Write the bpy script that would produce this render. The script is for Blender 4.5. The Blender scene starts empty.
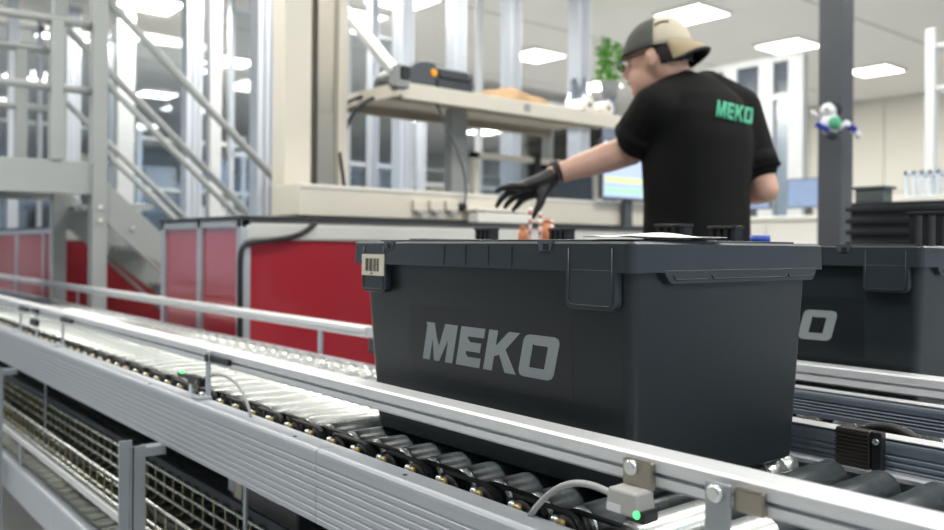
import bpy, bmesh, math, random
from mathutils import Vector, Matrix
from mathutils.bvhtree import BVHTree

random.seed(7)
SC = bpy.context.scene
COL = SC.collection

# ------------------------------------------------------------------ camera
FPX, CX, HY, CAMZ = 850.0, 472.0, 247.0, 1.025
YAW = math.atan2(.771, .637)
SA, CA = math.sin(YAW), math.cos(YAW)
cam = bpy.data.cameras.new('camera')
cam_o = bpy.data.objects.new('camera', cam)
COL.objects.link(cam_o)
cam.sensor_width = 36.0
cam.lens = FPX * 36.0 / 944.0
cam.shift_y = -(265.0 - HY) / 944.0
cam.clip_start = .02
cam.clip_end = 200
cam_o.location = (0, 0, CAMZ)
ROLL = math.radians(.45)
cam_o.rotation_euler = (Matrix.Rotation(YAW, 3, 'Z') @ Matrix.Rotation(math.pi / 2, 3, 'X') @ Matrix.Rotation(ROLL, 3, 'Z')).to_euler()
cam.dof.use_dof = True
cam.dof.focus_distance = 1.13
cam.dof.aperture_fstop = 4.0
SC.camera = cam_o

# ------------------------------------------------------------------ world, light, exposure
w = bpy.data.worlds.new('world')
SC.world = w
w.use_nodes = True
bg = w.node_tree.nodes['Background']
bg.inputs[0].default_value = (.68, .82, 1.0, 1)
bg.inputs[1].default_value = .95
SC.view_settings.view_transform = 'Standard'
SC.view_settings.look = 'None'
SC.view_settings.gamma = 1
SC.view_settings.use_curve_mapping = False
SC.view_settings.exposure = 0.0
LAMP_POWER = 43.0
LAMP_GLOW = 9.0
SC.cycles.use_denoising = True
SC.cycles.max_bounces = 8
SC.cycles.sample_clamp_indirect = 6.0


# ------------------------------------------------------------------ measuring helpers (photo pixel + known plane -> place in the room)
def _level(px, py):
    dx, dy = px - CX, py - HY
    c, n_ = math.cos(ROLL), math.sin(ROLL)
    return dx * c + dy * n_, dy * c - dx * n_


def _at(dx, dy, d):
    k = dx / FPX * d
    return Vector((-SA * d + CA * k, CA * d + SA * k, CAMZ - dy / FPX * d))


def _w(px, py, d):
    dx, dy = _level(px, py)
    return _at(dx, dy, d)


def onX(px, py, X):
    dx, dy = _level(px, py)
    return _at(dx, dy, X / (-SA + CA * dx / FPX))


def onY(px, py, Y):
    dx, dy = _level(px, py)
    return _at(dx, dy, Y / (CA + SA * dx / FPX))


def onZ(px, py, Z):
    dx, dy = _level(px, py)
    return _at(dx, dy, (CAMZ - Z) * FPX / dy)


# ------------------------------------------------------------------ materials
def lin(h):
    h = h.lstrip('#')
    o = []
    for i in (0, 2, 4):
        v = int(h[i:i + 2], 16) / 255
        o.append(v / 12.92 if v <= .04045 else ((v + .055) / 1.055) ** 2.4)
    return o


MATS = {}


def mat(name, hexc, rough=.5, metal=0.0, var=.08, scale=(12, 12, 12), rvar=.08, bump=0.0, bscale=60, coat=0.0, emit=0.0, trans=0.0, ior=1.45, spec=.5):
    if name in MATS:
        return MATS[name]
    m = bpy.data.materials.new(name)
    m.use_nodes = True
    nt = m.node_tree
    p = nt.nodes['Principled BSDF']
    c = lin(hexc)
    tc = nt.nodes.new('ShaderNodeTexCoord')
    mp = nt.nodes.new('ShaderNodeMapping')
    mp.inputs['Scale'].default_value = scale
    nz = nt.nodes.new('ShaderNodeTexNoise')
    nz.inputs['Scale'].default_value = 1.0
    nz.inputs['Detail'].default_value = 4
    nt.links.new(tc.outputs['Object'], mp.inputs[0])
    nt.links.new(mp.outputs[0], nz.inputs['Vector'])
    rp = nt.nodes.new('ShaderNodeMix')
    rp.data_type = 'RGBA'
    rp.inputs[6].default_value = [max(0, v * (1 - var)) for v in c] + [1]
    rp.inputs[7].default_value = [min(1, v * (1 + var)) for v in c] + [1]
    nt.links.new(nz.outputs['Fac'], rp.inputs[0])
    nt.links.new(rp.outputs[2], p.inputs['Base Color'])
    mr = nt.nodes.new('ShaderNodeMapRange')
    mr.inputs[3].default_value = max(.02, rough - rvar)
    mr.inputs[4].default_value = min(1, rough + rvar)
    nt.links.new(nz.outputs['Fac'], mr.inputs[0])
    nt.links.new(mr.outputs[0], p.inputs['Roughness'])
    p.inputs['Metallic'].default_value = metal
    p.inputs['Specular IOR Level'].default_value = spec
    p.inputs['IOR'].default_value = ior
    if coat:
        p.inputs['Coat Weight'].default_value = coat
        p.inputs['Coat Roughness'].default_value = .12
    if trans:
        p.inputs['Transmission Weight'].default_value = trans
    if bump:
        n2 = nt.nodes.new('ShaderNodeTexNoise')
        n2.inputs['Scale'].default_value = bscale
        b = nt.nodes.new('ShaderNodeBump')
        b.inputs['Strength'].default_value = bump
        b.inputs['Distance'].default_value = .002
        nt.links.new(tc.outputs['Object'], n2.inputs['Vector'])
        nt.links.new(n2.outputs['Fac'], b.inputs['Height'])
        nt.links.new(b.outputs[0], p.inputs['Normal'])
    if emit:
        p.inputs['Emission Color'].default_value = c + [1]
        p.inputs['Emission Strength'].default_value = emit
    MATS[name] = m
    return m


def clear_mat(name, tint, gloss=.08, rough=.03):
    m = bpy.data.materials.new(name)
    m.use_nodes = True
    nt = m.node_tree
    for n in list(nt.nodes):
        if n.type == 'BSDF_PRINCIPLED':
            nt.nodes.remove(n)
    out = [n for n in nt.nodes if n.type == 'OUTPUT_MATERIAL'][0]
    t = nt.nodes.new('ShaderNodeBsdfTransparent')
    t.inputs[0].default_value = lin(tint) + [1]
    g = nt.nodes.new('ShaderNodeBsdfGlossy')
    g.inputs[0].default_value = (1, 1, 1, 1)
    g.inputs['Roughness'].default_value = rough
    mx = nt.nodes.new('ShaderNodeMixShader')
    fr = nt.nodes.new('ShaderNodeFresnel')
    fr.inputs[0].default_value = 1.45
    ad = nt.nodes.new('ShaderNodeMath')
    ad.operation = 'ADD'
    ad.inputs[1].default_value = gloss
    nt.links.new(fr.outputs[0], ad.inputs[0])
    nt.links.new(ad.outputs[0], mx.inputs[0])
    nt.links.new(t.outputs[0], mx.inputs[1])
    nt.links.new(g.outputs[0], mx.inputs[2])
    nt.links.new(mx.outputs[0], out.inputs[0])
    MATS[name] = m
    return m


ALU = mat('aluminium', '#d2d5d8', .44, .45, .04, (3, 60, 60), .05)
ALU_MATT = mat('anodised_aluminium', '#b6bdc4', .50, .8, .05, (2, 40, 40), .06)
STEEL = mat('galvanised_steel', '#d3d8d6', .27, .78, .10, (25, 6, 25), .08)
ZINC = mat('zinc_plate', '#9da3a7', .48, .7, .08, (9, 9, 9), .08)
STAINLESS = mat('brushed_stainless', '#9c978c', .32, 1.0, .10, (6, 6, 2), .08)
BRASS = mat('brass', '#97895c', .45, .7)
BLACK = mat('black_plastic', '#14161a', .42, 0, .15, (30, 30, 30), .08)
RUBBER = mat('black_rubber', '#101113', .55, 0, .15, (30, 30, 30), .08)
TOTE = mat('tote_plastic', '#1a2226', .42, 0, .10, (14, 14, 14), .06, .10, 420)
TOTE_LID = mat('tote_lid_plastic', '#262e34', .38, 0, .10, (14, 14, 14), .06, .10, 420)
PRINT = mat('grey_print', '#878f92', .5, 0, .04, (30, 30, 30))
PANEL_PRINT = mat('smooth_print_panel', '#161c20', .38, 0, .06)
PAPER = mat('label_paper', '#c9c4b4', .7, 0, .05)
WHITEPAPER = mat('white_paper', '#dcd8d2', .7, 0, .04)
INK = mat('black_ink', '#1c1c1c', .6)
RED = mat('red_panel', '#96222e', .30, 0, .06, (4, 4, 4), .05, coat=.7)
DARKTOP = mat('dark_worktop', '#23282d', .45)
BEIGE = mat('beige_powder_coat', '#d8d3c6', .45, 0, .04, (6, 6, 6))
WHITE = mat('white_powder_coat', '#dddcd6', .42, 0, .04, (6, 6, 6))
GREYPAINT = mat('grey_paint', '#969b9b', .45, 0, .05, (6, 6, 6))
GREYGREEN = mat('pale_grey_paint', '#c3c6c2', .45, 0, .05, (6, 6, 6))
DARKGREY = mat('dark_grey_paint', '#3f444a', .42, 0, .06, (5, 5, 5))
PRINTER = mat('printer_plastic', '#4a5056', .45, 0, .06)
PRINTER_LIGHT = mat('printer_lid', '#9a9d9e', .4)
ORANGE = mat('orange_button', '#f0a020', .4, emit=.3)
ORANGE2 = mat('orange_plastic', '#c77f58', .45)
REDSTRIPE = mat('red_stripe', '#c98a80', .5)
KRAFT = mat('kraft_paper', '#957a57', .75, 0, .2, (25, 25, 25))
BLUE = mat('blue_plastic', '#2b46a8', .4)
NAVY = mat('navy_cabinet', '#6b7688', .5)
LEAF = mat('leaf_green', '#5f9c3c', .5, 0, .35, (40, 40, 40))
TERRA = mat('grey_pot', '#8c8f90', .6)
FLOOR = mat('floor_coating', '#bcbebe', .38, 0, .10, (2, 2, 2), .08)
CEIL = mat('ceiling_board', '#e6e4e0', .8, 0, .03, (1, 1, 1))
WALL = mat('wall_board', '#d9d6cc', .7, 0, .03, (1, 1, 1))
SEAM = mat('joint_grey', '#a9a8a3', .7)
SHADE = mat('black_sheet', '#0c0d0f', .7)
GREENLED = mat('green_led', '#38e060', .3, emit=4.0)
SENSOR = mat('sensor_grey', '#a5a5a3', .45)
CABLEGREY = mat('grey_cable', '#9a9c9c', .5)
YELLOW = mat('yellow_tape', '#cdb53a', .5)
PALEROLL = mat('pale_roller', '#7d827c', .4, .6)
COLM = mat('column_aluminium', '#c4cad2', .40, .6, .05, (8, 8, 1), .08)
COLW = mat('column_white', '#c3c7c9', .45)
SLATE = mat('slate_anodised', '#5f6a75', .5, .3)
SLEEVE = mat('dark_grey_sleeve', '#3a4144', .26, 0, .2, (20, 20, 20))
CRATE = mat('crate_plastic', '#24292e', .45)
PALEBLUE = mat('pale_blue_plastic', '#ccd8e4', .35)
FRAME = mat('frame_aluminium', '#abb1b8', .46, .60, .05, (3, 60, 60), .06)
CLEAR = clear_mat('clear_panel', '#eef3f7', .03)
FROST = clear_mat('frosted_plastic', '#c9dcec', .25, .25)


# ------------------------------------------------------------------ mesh builder
class MB:
    def __init__(s):
        s.v, s.f, s.sm = [], [], []

    def add(s, vs, fs, smooth=False, M=None):
        n = len(s.v)
        for p in vs:
            p = Vector(p)
            s.v.append(tuple(M @ p) if M else tuple(p))
        for f in fs:
            s.f.append([n + i for i in f])
            s.sm.append(smooth)
        return s

    def box(s, a, b, M=None):
        x0, x1 = sorted((a[0], b[0])); y0, y1 = sorted((a[1], b[1])); z0, z1 = sorted((a[2], b[2]))
        vs = [(x0, y0, z0), (x1, y0, z0), (x1, y1, z0), (x0, y1, z0), (x0, y0, z1), (x1, y0, z1), (x1, y1, z1), (x0, y1, z1)]
        return s.add(vs, [(0, 3, 2, 1), (4, 5, 6, 7), (0, 1, 5, 4), (1, 2, 6, 5), (2, 3, 7, 6), (3, 0, 4, 7)], False, M)

    def cbox(s, c, d, M=None):
        return s.box([c[i] - d[i] / 2 for i in range(3)], [c[i] + d[i] / 2 for i in range(3)], M)

    def bar(s, p, q, wd, ht, up=(0, 0, 1)):
        p, q = Vector(p), Vector(q)
        z = (q - p); L = z.length; z.normalize()
        x = Vector(up).cross(z)
        if x.length < 1e-5:
            x = Vector((1, 0, 0)).cross(z)
        x.normalize(); y = z.cross(x)
        M = Matrix((x, y, z)).transposed().to_4x4(); M.translation = p
        return s.box((-wd / 2, -ht / 2, 0), (wd / 2, ht / 2, L), M)

    def lathe(s, prof, p, ax, n=16, cap=True):
        """prof: list of (distance along the axis, radius)"""
        p, ax = Vector(p), Vector(ax).normalized()
        x = ax.orthogonal().normalized(); y = ax.cross(x)
        vs, fs = [], []
        for (t, r) in prof:
            for i in range(n):
                a = 2 * math.pi * i / n
                vs.append(p + ax * t + (x * math.cos(a) + y * math.sin(a)) * r)
        for j in range(len(prof) - 1):
            for i in range(n):
                fs.append((j * n + i, j * n + (i + 1) % n, (j + 1) * n + (i + 1) % n, (j + 1) * n + i))
        s.add(vs, fs, True)
        if cap:
            m = len(s.v) - len(vs)
            s.f.append([m + i for i in reversed(range(n))]); s.sm.append(False)
            s.f.append([m + (len(prof) - 1) * n + i for i in range(n)]); s.sm.append(False)
        return s

    def cyl(s, p, q, r, n=14, r2=None):
        p, q = Vector(p), Vector(q)
        return s.lathe([(0, r), ((q - p).length, r if r2 is None else r2)], p, q - p, n)

    def tube(s, pts, r, n=8):
        pts = [Vector(p) for p in pts]
        rings = []
        x = None
        for i, p in enumerate(pts):
            t = (pts[min(i + 1, len(pts) - 1)] - pts[max(i - 1, 0)]).normalized()
            if x is None:
                x = t.orthogonal().normalized()
            else:
                x = (x - t * x.dot(t)).normalized()
            y = t.cross(x)
            rings.append([p + (x * math.cos(2 * math.pi * k / n) + y * math.sin(2 * math.pi * k / n)) * r for k in range(n)])
        vs = [v for g in rings for v in g]
        fs = []
        for j in range(len(pts) - 1):
            for i in range(n):
                fs.append((j * n + i, j * n + (i + 1) % n, (j + 1) * n + (i + 1) % n, (j + 1) * n + i))
        fs.append(tuple(reversed(range(n)))); fs.append(tuple((len(pts) - 1) * n + i for i in range(n)))
        return s.add(vs, fs, True)

    def prism(s, poly, x0, x1, plane='YZ'):
        """polygon extruded along the axis missing from plane"""
        def P(a, b, t):
            return {'YZ': (t, a, b), 'XZ': (a, t, b), 'XY': (a, b, t)}[plane]
        n = len(poly)
        vs = [P(a, b, x0) for a, b in poly] + [P(a, b, x1) for a, b in poly]
        fs = [(i, (i + 1) % n, n + (i + 1) % n, n + i) for i in range(n)]
        fs += [tuple(reversed(range(n))), tuple(range(n, 2 * n))]
        return s.add(vs, fs)

    def ball(s, c, r, n=14, m=9, M=None):
        c = Vector(c)
        r = (r, r, r) if isinstance(r, (int, float)) else r
        vs, fs = [], []
        for j in range(m + 1):
            th = math.pi * j / m
            for i in range(n):
                a = 2 * math.pi * i / n
                v = Vector((r[0] * math.sin(th) * math.cos(a), r[1] * math.sin(th) * math.sin(a), r[2] * math.cos(th)))
                if M:
                    v = M @ v
                vs.append(c + v)
        for j in range(m):
            for i in range(n):
                fs.append((j * n + i, (j + 1) * n + i, (j + 1) * n + (i + 1) % n, j * n + (i + 1) % n))
        return s.add(vs, fs, True)

    def mesh(s, name):
        me = bpy.data.meshes.new(name)
        me.from_pydata(s.v, [], s.f)
        me.polygons.foreach_set('use_smooth', s.sm)
        bm = bmesh.new(); bm.from_mesh(me)
        bmesh.ops.remove_doubles(bm, verts=bm.verts, dist=1e-6)
        bmesh.ops.recalc_face_normals(bm, faces=bm.faces)
        bm.to_mesh(me); bm.free()
        return me

    def build(s, name, m, parent=None, bevel=0, seg=2, smooth=None):
        me = s.mesh(name)
        me.materials.append(m)
        if smooth is not None:
            me.polygons.foreach_set('use_smooth', [smooth] * len(me.polygons))
        return put(name, me, parent, bevel, seg)


def put(name, me, parent=None, bevel=0, seg=2):
    o = bpy.data.objects.new(name, me)
    COL.objects.link(o)
    if parent is not None:
        o.parent = parent
        # geometry is written in world metres: undo the parent's place
        o.matrix_parent_inverse = parent_world(parent).inverted()
    if bevel:
        b = o.modifiers.new('bevel', 'BEVEL')
        b.width = bevel; b.segments = seg; b.limit_method = 'ANGLE'; b.angle_limit = math.radians(40)
        b.harden_normals = False
    return o


PW = {}


def parent_world(p):
    return PW.get(p.name, Matrix.Identity(4))


def thing(name, label, cat, loc=(0, 0, 0), group=None):
    o = bpy.data.objects.new(name, None)
    o.empty_display_size = .1
    COL.objects.link(o)
    o.location = loc
    PW[o.name] = Matrix.Translation(Vector(loc))
    o['label'] = label; o['category'] = cat
    if group:
        o['group'] = group
    return o


def tag(o, label, cat, group=None):
    o['label'] = label; o['category'] = cat
    if group:
        o['group'] = group
    return o


def struct(o):
    o['kind'] = 'structure'
    return o


def inst(src, parent, M, name=None):
    """a copy of one mesh object sharing its data, moved by M (world)"""
    c = src.copy()
    COL.objects.link(c)
    c.parent = parent
    if parent is not None:
        c.matrix_parent_inverse = parent_world(parent).inverted()
    c.matrix_basis = M @ src.matrix_basis
    return c


def shift(x=0, y=0, z=0):
    return Matrix.Translation((x, y, z))


def rrect(hx, hy, r, n=5, cx=0, cy=0):
    out = []
    for (sx, sy, a0) in ((1, 1, 0), (-1, 1, 90), (-1, -1, 180), (1, -1, 270)):
        for k in range(n + 1):
            a = math.radians(a0 + 90 * k / n)
            out.append((cx + sx * (hx - r) + r * math.cos(a), cy + sy * (hy - r) + r * math.sin(a)))
    return out


def loft(rings):
    """rings: list of (polygon, z); returns verts, faces of the side walls"""
    n = len(rings[0][0])
    vs = [(x, y, z) for poly, z in rings for x, y in poly]
    fs = []
    for j in range(len(rings) - 1):
        for i in range(n):
            fs.append((j * n + i, j * n + (i + 1) % n, (j + 1) * n + (i + 1) % n, (j + 1) * n + i))
    return vs, fs, n


def bez(p0, p1, p2, p3, n=14):
    p0, p1, p2, p3 = map(Vector, (p0, p1, p2, p3))
    return [p0 * (1 - t) ** 3 + p1 * 3 * t * (1 - t) ** 2 + p2 * 3 * t * t * (1 - t) + p3 * t ** 3 for t in [i / n for i in range(n + 1)]]

# ================================================================== the room
CEIL_Z = 3.5
o = MB().box((-28, -8, -.05), (7, 15, 0)).build('floor', FLOOR); struct(o)
o = MB().box((-28, -5, CEIL_Z), (5, 15, CEIL_Z + .1)).build('ceiling', CEIL); struct(o)
for i in range(11):                                   # recessed joints between ceiling boards show as thin strips
    x = -26 + i * 2.4
    MB().box((x - .012, -5, CEIL_Z - .004), (x + .012, 14, CEIL_Z + .002)).build('joint_strip', SEAM, o)
wb = MB().box((-28, 14, 0), (5, 14.2, CEIL_Z)).build('wall_back', WALL); struct(wb)
for i in range(10):
    x = -9 + i * 1.3
    MB().box((x + .01, 13.97, 0), (x + 1.29, 14, 1.95)).build('wall_panel', WALL, wb, .006)
    MB().box((x + .01, 13.97, 1.97), (x + 1.29, 14, CEIL_Z - .02)).build('wall_panel', WALL, wb, .006)
WALL_DIM = mat('grey_wall', '#7d8286', .7, 0, .04, (1, 1, 1))
wf_ = MB().box((-9, -4.7, 0), (5, -4.5, CEIL_Z)).build('light_blocker_wall', WALL_DIM); struct(wf_)  # unseen wall, added to keep world light off the tote's front face
MB().box((-9, -4.5, 0), (5, -4.48, .10)).build('blocker_skirting', WALL, wf_)
wl = MB().box((-28.2, -8, 0), (-28, 15, CEIL_Z)).build('wall_left', WALL); struct(wl)
for i in range(6):
    y = -4 + i * 3
    f = MB().box((-28, y, 1.0), (-27.95, y + 2.4, 2.6)).build('window_pane', NAVY, wl)

# ------------------------------------------------------------------ ceiling lights (each with its own lamp)
LAMP_D = mat('lamp_diffuser', '#fffaf2', .5, emit=LAMP_GLOW)
lights = [  # photo position of each panel, how to tell it apart
    (692, 12, 'square white ceiling light above the worker\'s cap, largest of those in view'),
    (788, 44, 'white ceiling light left of the dark column'),
    (875, 69, 'white ceiling light right of the dark column'),
    (352, 15, 'white ceiling light behind the slanted aluminium arm'),
    (156, 93, 'white ceiling light seen between the stair handrails'),
    (536, 54, 'white ceiling light seen above the brown paper on the shelf'),
    (22, 78, 'white ceiling light at the left edge behind the platform railing'),
    (231, 60, 'white ceiling light just left of the striped aluminium column pair'),
    (402, -2, 'white ceiling light cut by the top edge above the printer'),
    (66, 33, 'small white ceiling light behind the platform mid post'),
    (480, 131, 'small far ceiling light seen below the shelf'),
    (150, 2, 'white ceiling light cut by the top edge beside the stair'),
    (752, 87, 'dim far ceiling light beside the white glazed partition'),
    (598, 84, 'small far ceiling light just left of the worker\'s chin'),
]


def ceiling_light(x, y, label, s=.6):
    t = thing('ceiling_light', label, 'ceiling light', (x, y, CEIL_Z), 'square ceiling light panels')
    f = MB()
    for (a, b) in (((-1, -1), (1, -.93)), ((-1, .93), (1, 1)), ((-1, -.93), (-.93, .93)), ((.93, -.93), (1, .93))):
        f.box((x + a[0] * s / 2, y + a[1] * s / 2, CEIL_Z - .035), (x + b[0] * s / 2, y + b[1] * s / 2, CEIL_Z))
    f.build('frame', WHITE, t)
    MB().box((x - s * .465, y - s * .465, CEIL_Z - .028), (x + s * .465, y + s * .465, CEIL_Z - .01)).build('diffuser', LAMP_D, t)
    la = bpy.data.lights.new('lamp', 'AREA')
    la.size = s * .9
    la.energy = LAMP_POWER
    la.color = (1, .965, .90)
    lo = bpy.data.objects.new('lamp', la)
    COL.objects.link(lo)
    lo.parent = t
    lo.location = (0, 0, -.045)
    return t


for (px, py, lb) in lights:
    p = onZ(px, py, CEIL_Z)
    ceiling_light(p.x, p.y, lb)
k = 0
for x in (-6.2, -3.4, -.6, 2.2):
    for y in (-2.6, .2, 3.0, 5.8):
        if (x < -6 and y > 5) or (y < -2 and x > -6):
            continue
        nm = ('first', 'second', 'third', 'fourth')[int((x + 6.2) / 2.8 + .5)]
        ceiling_light(x, y, 'ceiling light overhead outside the picture, %s column over the %s' % (nm, ('aisle', 'near conveyor', 'worker aisle', 'back area')[int((y + 2.6) / 2.8 + .5)]), .9)

# ================================================================== near roller conveyor
BELT = .72
ROLL_R = .025
PITCH = .0735
conv = thing('roller_conveyor', 'aluminium roller conveyor with ribbed side frame carrying the large dark tote', 'conveyor', (-2.0, .95, 0))


def frame_profile(y0, z1, h, w=.04, side=1, ribs=8):
    """ribbed outer web at y0, flange towards side; polygon in (Y,Z)"""
    t = .006
    s = side
    P = [(y0 + s * w, z1), (y0 + s * w, z1 - t), (y0 + s * t, z1 - t), (y0 + s * t, z1 - h + t), (y0 + s * (w - .006), z1 - h + t), (y0 + s * (w - .006), z1 - h), (y0, z1 - h)]
    zb, zt = z1 - h + .008, z1 - .016
    step = (zt - zb) / max(1, ribs)
    for i in range(ribs):
        z = zb + i * step
        P += [(y0, z), (y0 + s * .0016, z + .0015), (y0 + s * .0016, z + .0035), (y0, z + .005)]
    P += [(y0, z1 - .009), (y0 + s * .0012, z1 - .005), (y0 + s * .0035, z1 - .0018), (y0 + s * .008, z1)]
    return P


FR_Z = .71
seam_x = onY(316, 447, .655).x
PR = frame_profile(.655, FR_Z, .115)
MB().prism(PR, -7.0, seam_x - .0008).build('side_frame', FRAME, conv)
MB().prism(PR, seam_x + .0008, .6).build('side_frame', FRAME, conv)
PF = frame_profile(1.245, FR_Z, .115, side=-1)
MB().prism(PF, -7.0, .6).build('side_frame', FRAME, conv)
# small screws on the near flange
for px, py in ((295, 436.5), (405, 475), (150, 384)):
    p = onZ(px, py, FR_Z)
    MB().cyl((p.x, p.y, FR_Z - .002), (p.x, p.y, FR_Z + .0008), .0035, 10).build('screw', INK, conv)
MB().box((-7, .66, .60), (.6, 1.24, .606)).build('shade_cover', SHADE, conv)  # black sheet standing in for the shade between the rollers
MB().box((-7, 1.16, .18), (.6, 1.17, .60)).build('shade_skirt', SHADE, conv)  # upright black sheet, added as the deep shade beneath the conveyor

# rollers
prof = [(0, .012), (.001, .0235), (.004, ROLL_R), (.375, ROLL_R), (.378, .0225), (.383, .0225), (.386, ROLL_R), (.418, ROLL_R), (.421, .0225), (.426, .0225), (.429, ROLL_R), (.452, ROLL_R), (.455, .0235), (.456, .012)]
ZR = BELT - .0262
me_roll = MB().lathe(prof, (0, .738, 0), (0, 1, 0), 28).mesh('roller'); me_roll.materials.append(STEEL)
b = MB().lathe([(0, .010), (.001, .020), (.010, .022), (.0105, .0195), (.013, .0195), (.0135, .022), (.024, .022), (.025, .015)], (0, .7125, 0), (0, 1, 0), 20)
me_cap = b.mesh('pulley_cap'); me_cap.materials.append(RUBBER)
me_bolt = MB().lathe([(0, .006), (.001, .0075), (.016, .0075)], (0, .697, 0), (0, 1, 0), 6).mesh('axle_bolt'); me_bolt.materials.append(BRASS)
bm_ = MB()
ring_o, ring_i = [], []
for k in range(10):
    a = math.pi / 2 + math.pi * k / 9
    ring_o.append((.0245 * math.cos(a), .0245 * math.sin(a))); ring_i.append((.0215 * math.cos(a), .0215 * math.sin(a)))
for k in range(10):
    a = -math.pi / 2 + math.pi * k / 9
    ring_o.append((PITCH + .0245 * math.cos(a), .0245 * math.sin(a))); ring_i.append((PITCH + .0215 * math.cos(a), .0215 * math.sin(a)))
n = len(ring_o)
vs = [(x, 0, z) for x, z in ring_o] + [(x, 0, z) for x, z in ring_i] + [(x, .0085, z) for x, z in ring_o] + [(x, .0085, z) for x, z in ring_i]
fs = []
for i in range(n):
    j = (i + 1) % n
    fs += [(i, j, n + j, n + i), (2 * n + i, 3 * n + i, 3 * n + j, 2 * n + j), (i, 2 * n + i, 2 * n + j, j), (n + i, n + j, 3 * n + j, 3 * n + i)]
me_belt = bm_.add(vs, fs, False).mesh('drive_belt'); me_belt.materials.append(RUBBER)

me_slv = MB().lathe([(0, .0252), (.001, .0262), (.36, .0262), (.361, .0252)], (0, .745, 0), (0, 1, 0), 28).mesh('dark_sleeve'); me_slv.materials.append(SLEEVE)
me_slv2 = MB().lathe([(0, .0252), (.001, .0262), (.30, .0262), (.301, .0252)], (0, .89, 0), (0, 1, 0), 28).mesh('dark_sleeve'); me_slv2.materials.append(SLEEVE)
me_clip = MB().lathe([(0, .0055), (.017, .0055), (.019, .003)], (.004, .7035, .0), (0, 0, 1), 10).mesh('axle_clip'); me_clip.materials.append(BRASS)
me_clipcap = MB().lathe([(0, .005), (.018, .005), (.020, .003)], (-.006, .7035, .0), (0, 0, 1), 10).mesh('axle_clip_cap'); me_clipcap.materials.append(STEEL)
NROLL = 64
for i in range(NROLL):
    x = -.03 - i * PITCH
    M = shift(x, 0, ZR)
    r = put('roller', me_roll, conv); r.matrix_basis = M; PW[r.name] = M
    for nm, me in (('pulley_cap', me_cap), ('axle_bolt', me_bolt)):
        c = put(nm, me, r); c.matrix_basis = M
    c = put('axle_clip', me_clip, r); c.matrix_basis = M
    c = put('axle_clip_cap', me_clipcap, r); c.matrix_basis = M
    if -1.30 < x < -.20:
        c = put('dark_sleeve', me_slv if x < -.64 else me_slv2, r); c.matrix_basis = M  # dark grey sleeve on the rollers under and right of the tote
    c = put('drive_belt', me_belt, r); c.matrix_basis = shift(x - PITCH, .714 if i % 2 else .7255, ZR)

# guard rails
def rail_profile(y0, z1, side=1, w=.038, h=.032):
    s = side
    P = [(y0 + s * w, z1), (y0 + s * w, z1 - h), (y0 + s * .003, z1 - h), (y0, z1 - h + .003), (y0, z1 - .0205), (y0 + s * .007, z1 - .0205), (y0 + s * .007, z1 - .0155), (y0, z1 - .0155), (y0, z1 - .003), (y0 + s * .003, z1)]
    return P


RAIL_Z = .811
MB().prism(rail_profile(.702, RAIL_Z), -7.0, .6).build('guard_rail', ALU, conv)
x_end = onY(371, 330, 1.23).x
MB().prism(rail_profile(1.212, RAIL_Z, h=.028, w=.034), -7.0, x_end).build('guard_rail', ALU, conv)
MB().box((x_end - .05, 1.2525, .735), (x_end, 1.275, .775)).build('rail_end_block', BLACK, conv, .004)


def near_post(px):
    p = onY(px, 300, .69)
    b = MB().box((p.x - .009, .6935, FR_Z), (p.x + .009, .6985, RAIL_Z - .004))
    b.box((p.x - .016, .668, FR_Z), (p.x + .016, .6985, FR_Z + .006))
    po = b.build('rail_post', ALU_MATT, conv, .001)
    MB().cyl((p.x, .682, FR_Z + .005), (p.x, .682, FR_Z + .014), .006, 6).build('bolt', STEEL, po)
    MB().cyl((p.x, .690, RAIL_Z - .018), (p.x, .702, RAIL_Z - .018), .008, 8).build('clamp', BLACK, po)
    MB().box((p.x + .010, .6945, RAIL_Z - .024), (p.x + .10, .7012, RAIL_Z - .012)).build('slot_insert', BLACK, po, .001)
    return p.x


near_post(206)
near_post(61)
near_post(19)
# wide bracket post at the right with bolt heads in the rail slot
p = onY(718, 480, .69)
b = MB().box((p.x - .0135, .688, .62), (p.x + .0135, .693, RAIL_Z - .006))
po = b.build('rail_post', ZINC, conv, .0015)
MB().lathe([(0, .009), (.004, .009), (.006, .006)], (p.x - .001, .688, RAIL_Z - .016), (0, -1, 0), 14).build('bolt', STEEL, po)
MB().box((p.x + .014, .694, RAIL_Z - .030), (p.x + .045, .7022, RAIL_Z - .008)).build('slot_nut', STAINLESS, po, .002)
for px in (321, 163, 78):
    q = onY(px, 300, 1.25)
    MB().box((q.x - .012, 1.2466, .66), (q.x + .012, 1.2520, RAIL_Z - .004)).build('rail_post', ALU_MATT, conv, .001)
for lx in (onY(132, 470, .59).x, onY(-6, 430, .59).x, -.30, -5.4):
    g = MB()
    g.box((lx - .012, .566, 0), (lx - .006, .592, .612)).box((lx + .000, .589, 0), (lx + .006, .616, .600))
    g.box((lx - .012, .586, 0), (lx + .006, .592, .600)).box((lx - .03, .616, .575), (lx + .004, .660, .594))
    g.build('leg', ZINC, conv)
    MB().box((lx - .03, 1.20, 0), (lx + .03, 1.235, .595)).build('leg', ZINC, conv)
# raised guide beam on the far side, right of the tote
MB().prism(frame_profile(1.2465, .752, .050, .035, 1, 3), -1.75, .6).build('guide_beam', SLATE, conv)
MB().box((-1.75, 1.2475, .752), (.6, 1.2815, .7535)).build('guide_cap', ALU, conv)
MB().box((-1.75, 1.2465, .60), (.6, 1.2485, .703)).build('guide_beam_back', ALU_MATT, conv)

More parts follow.
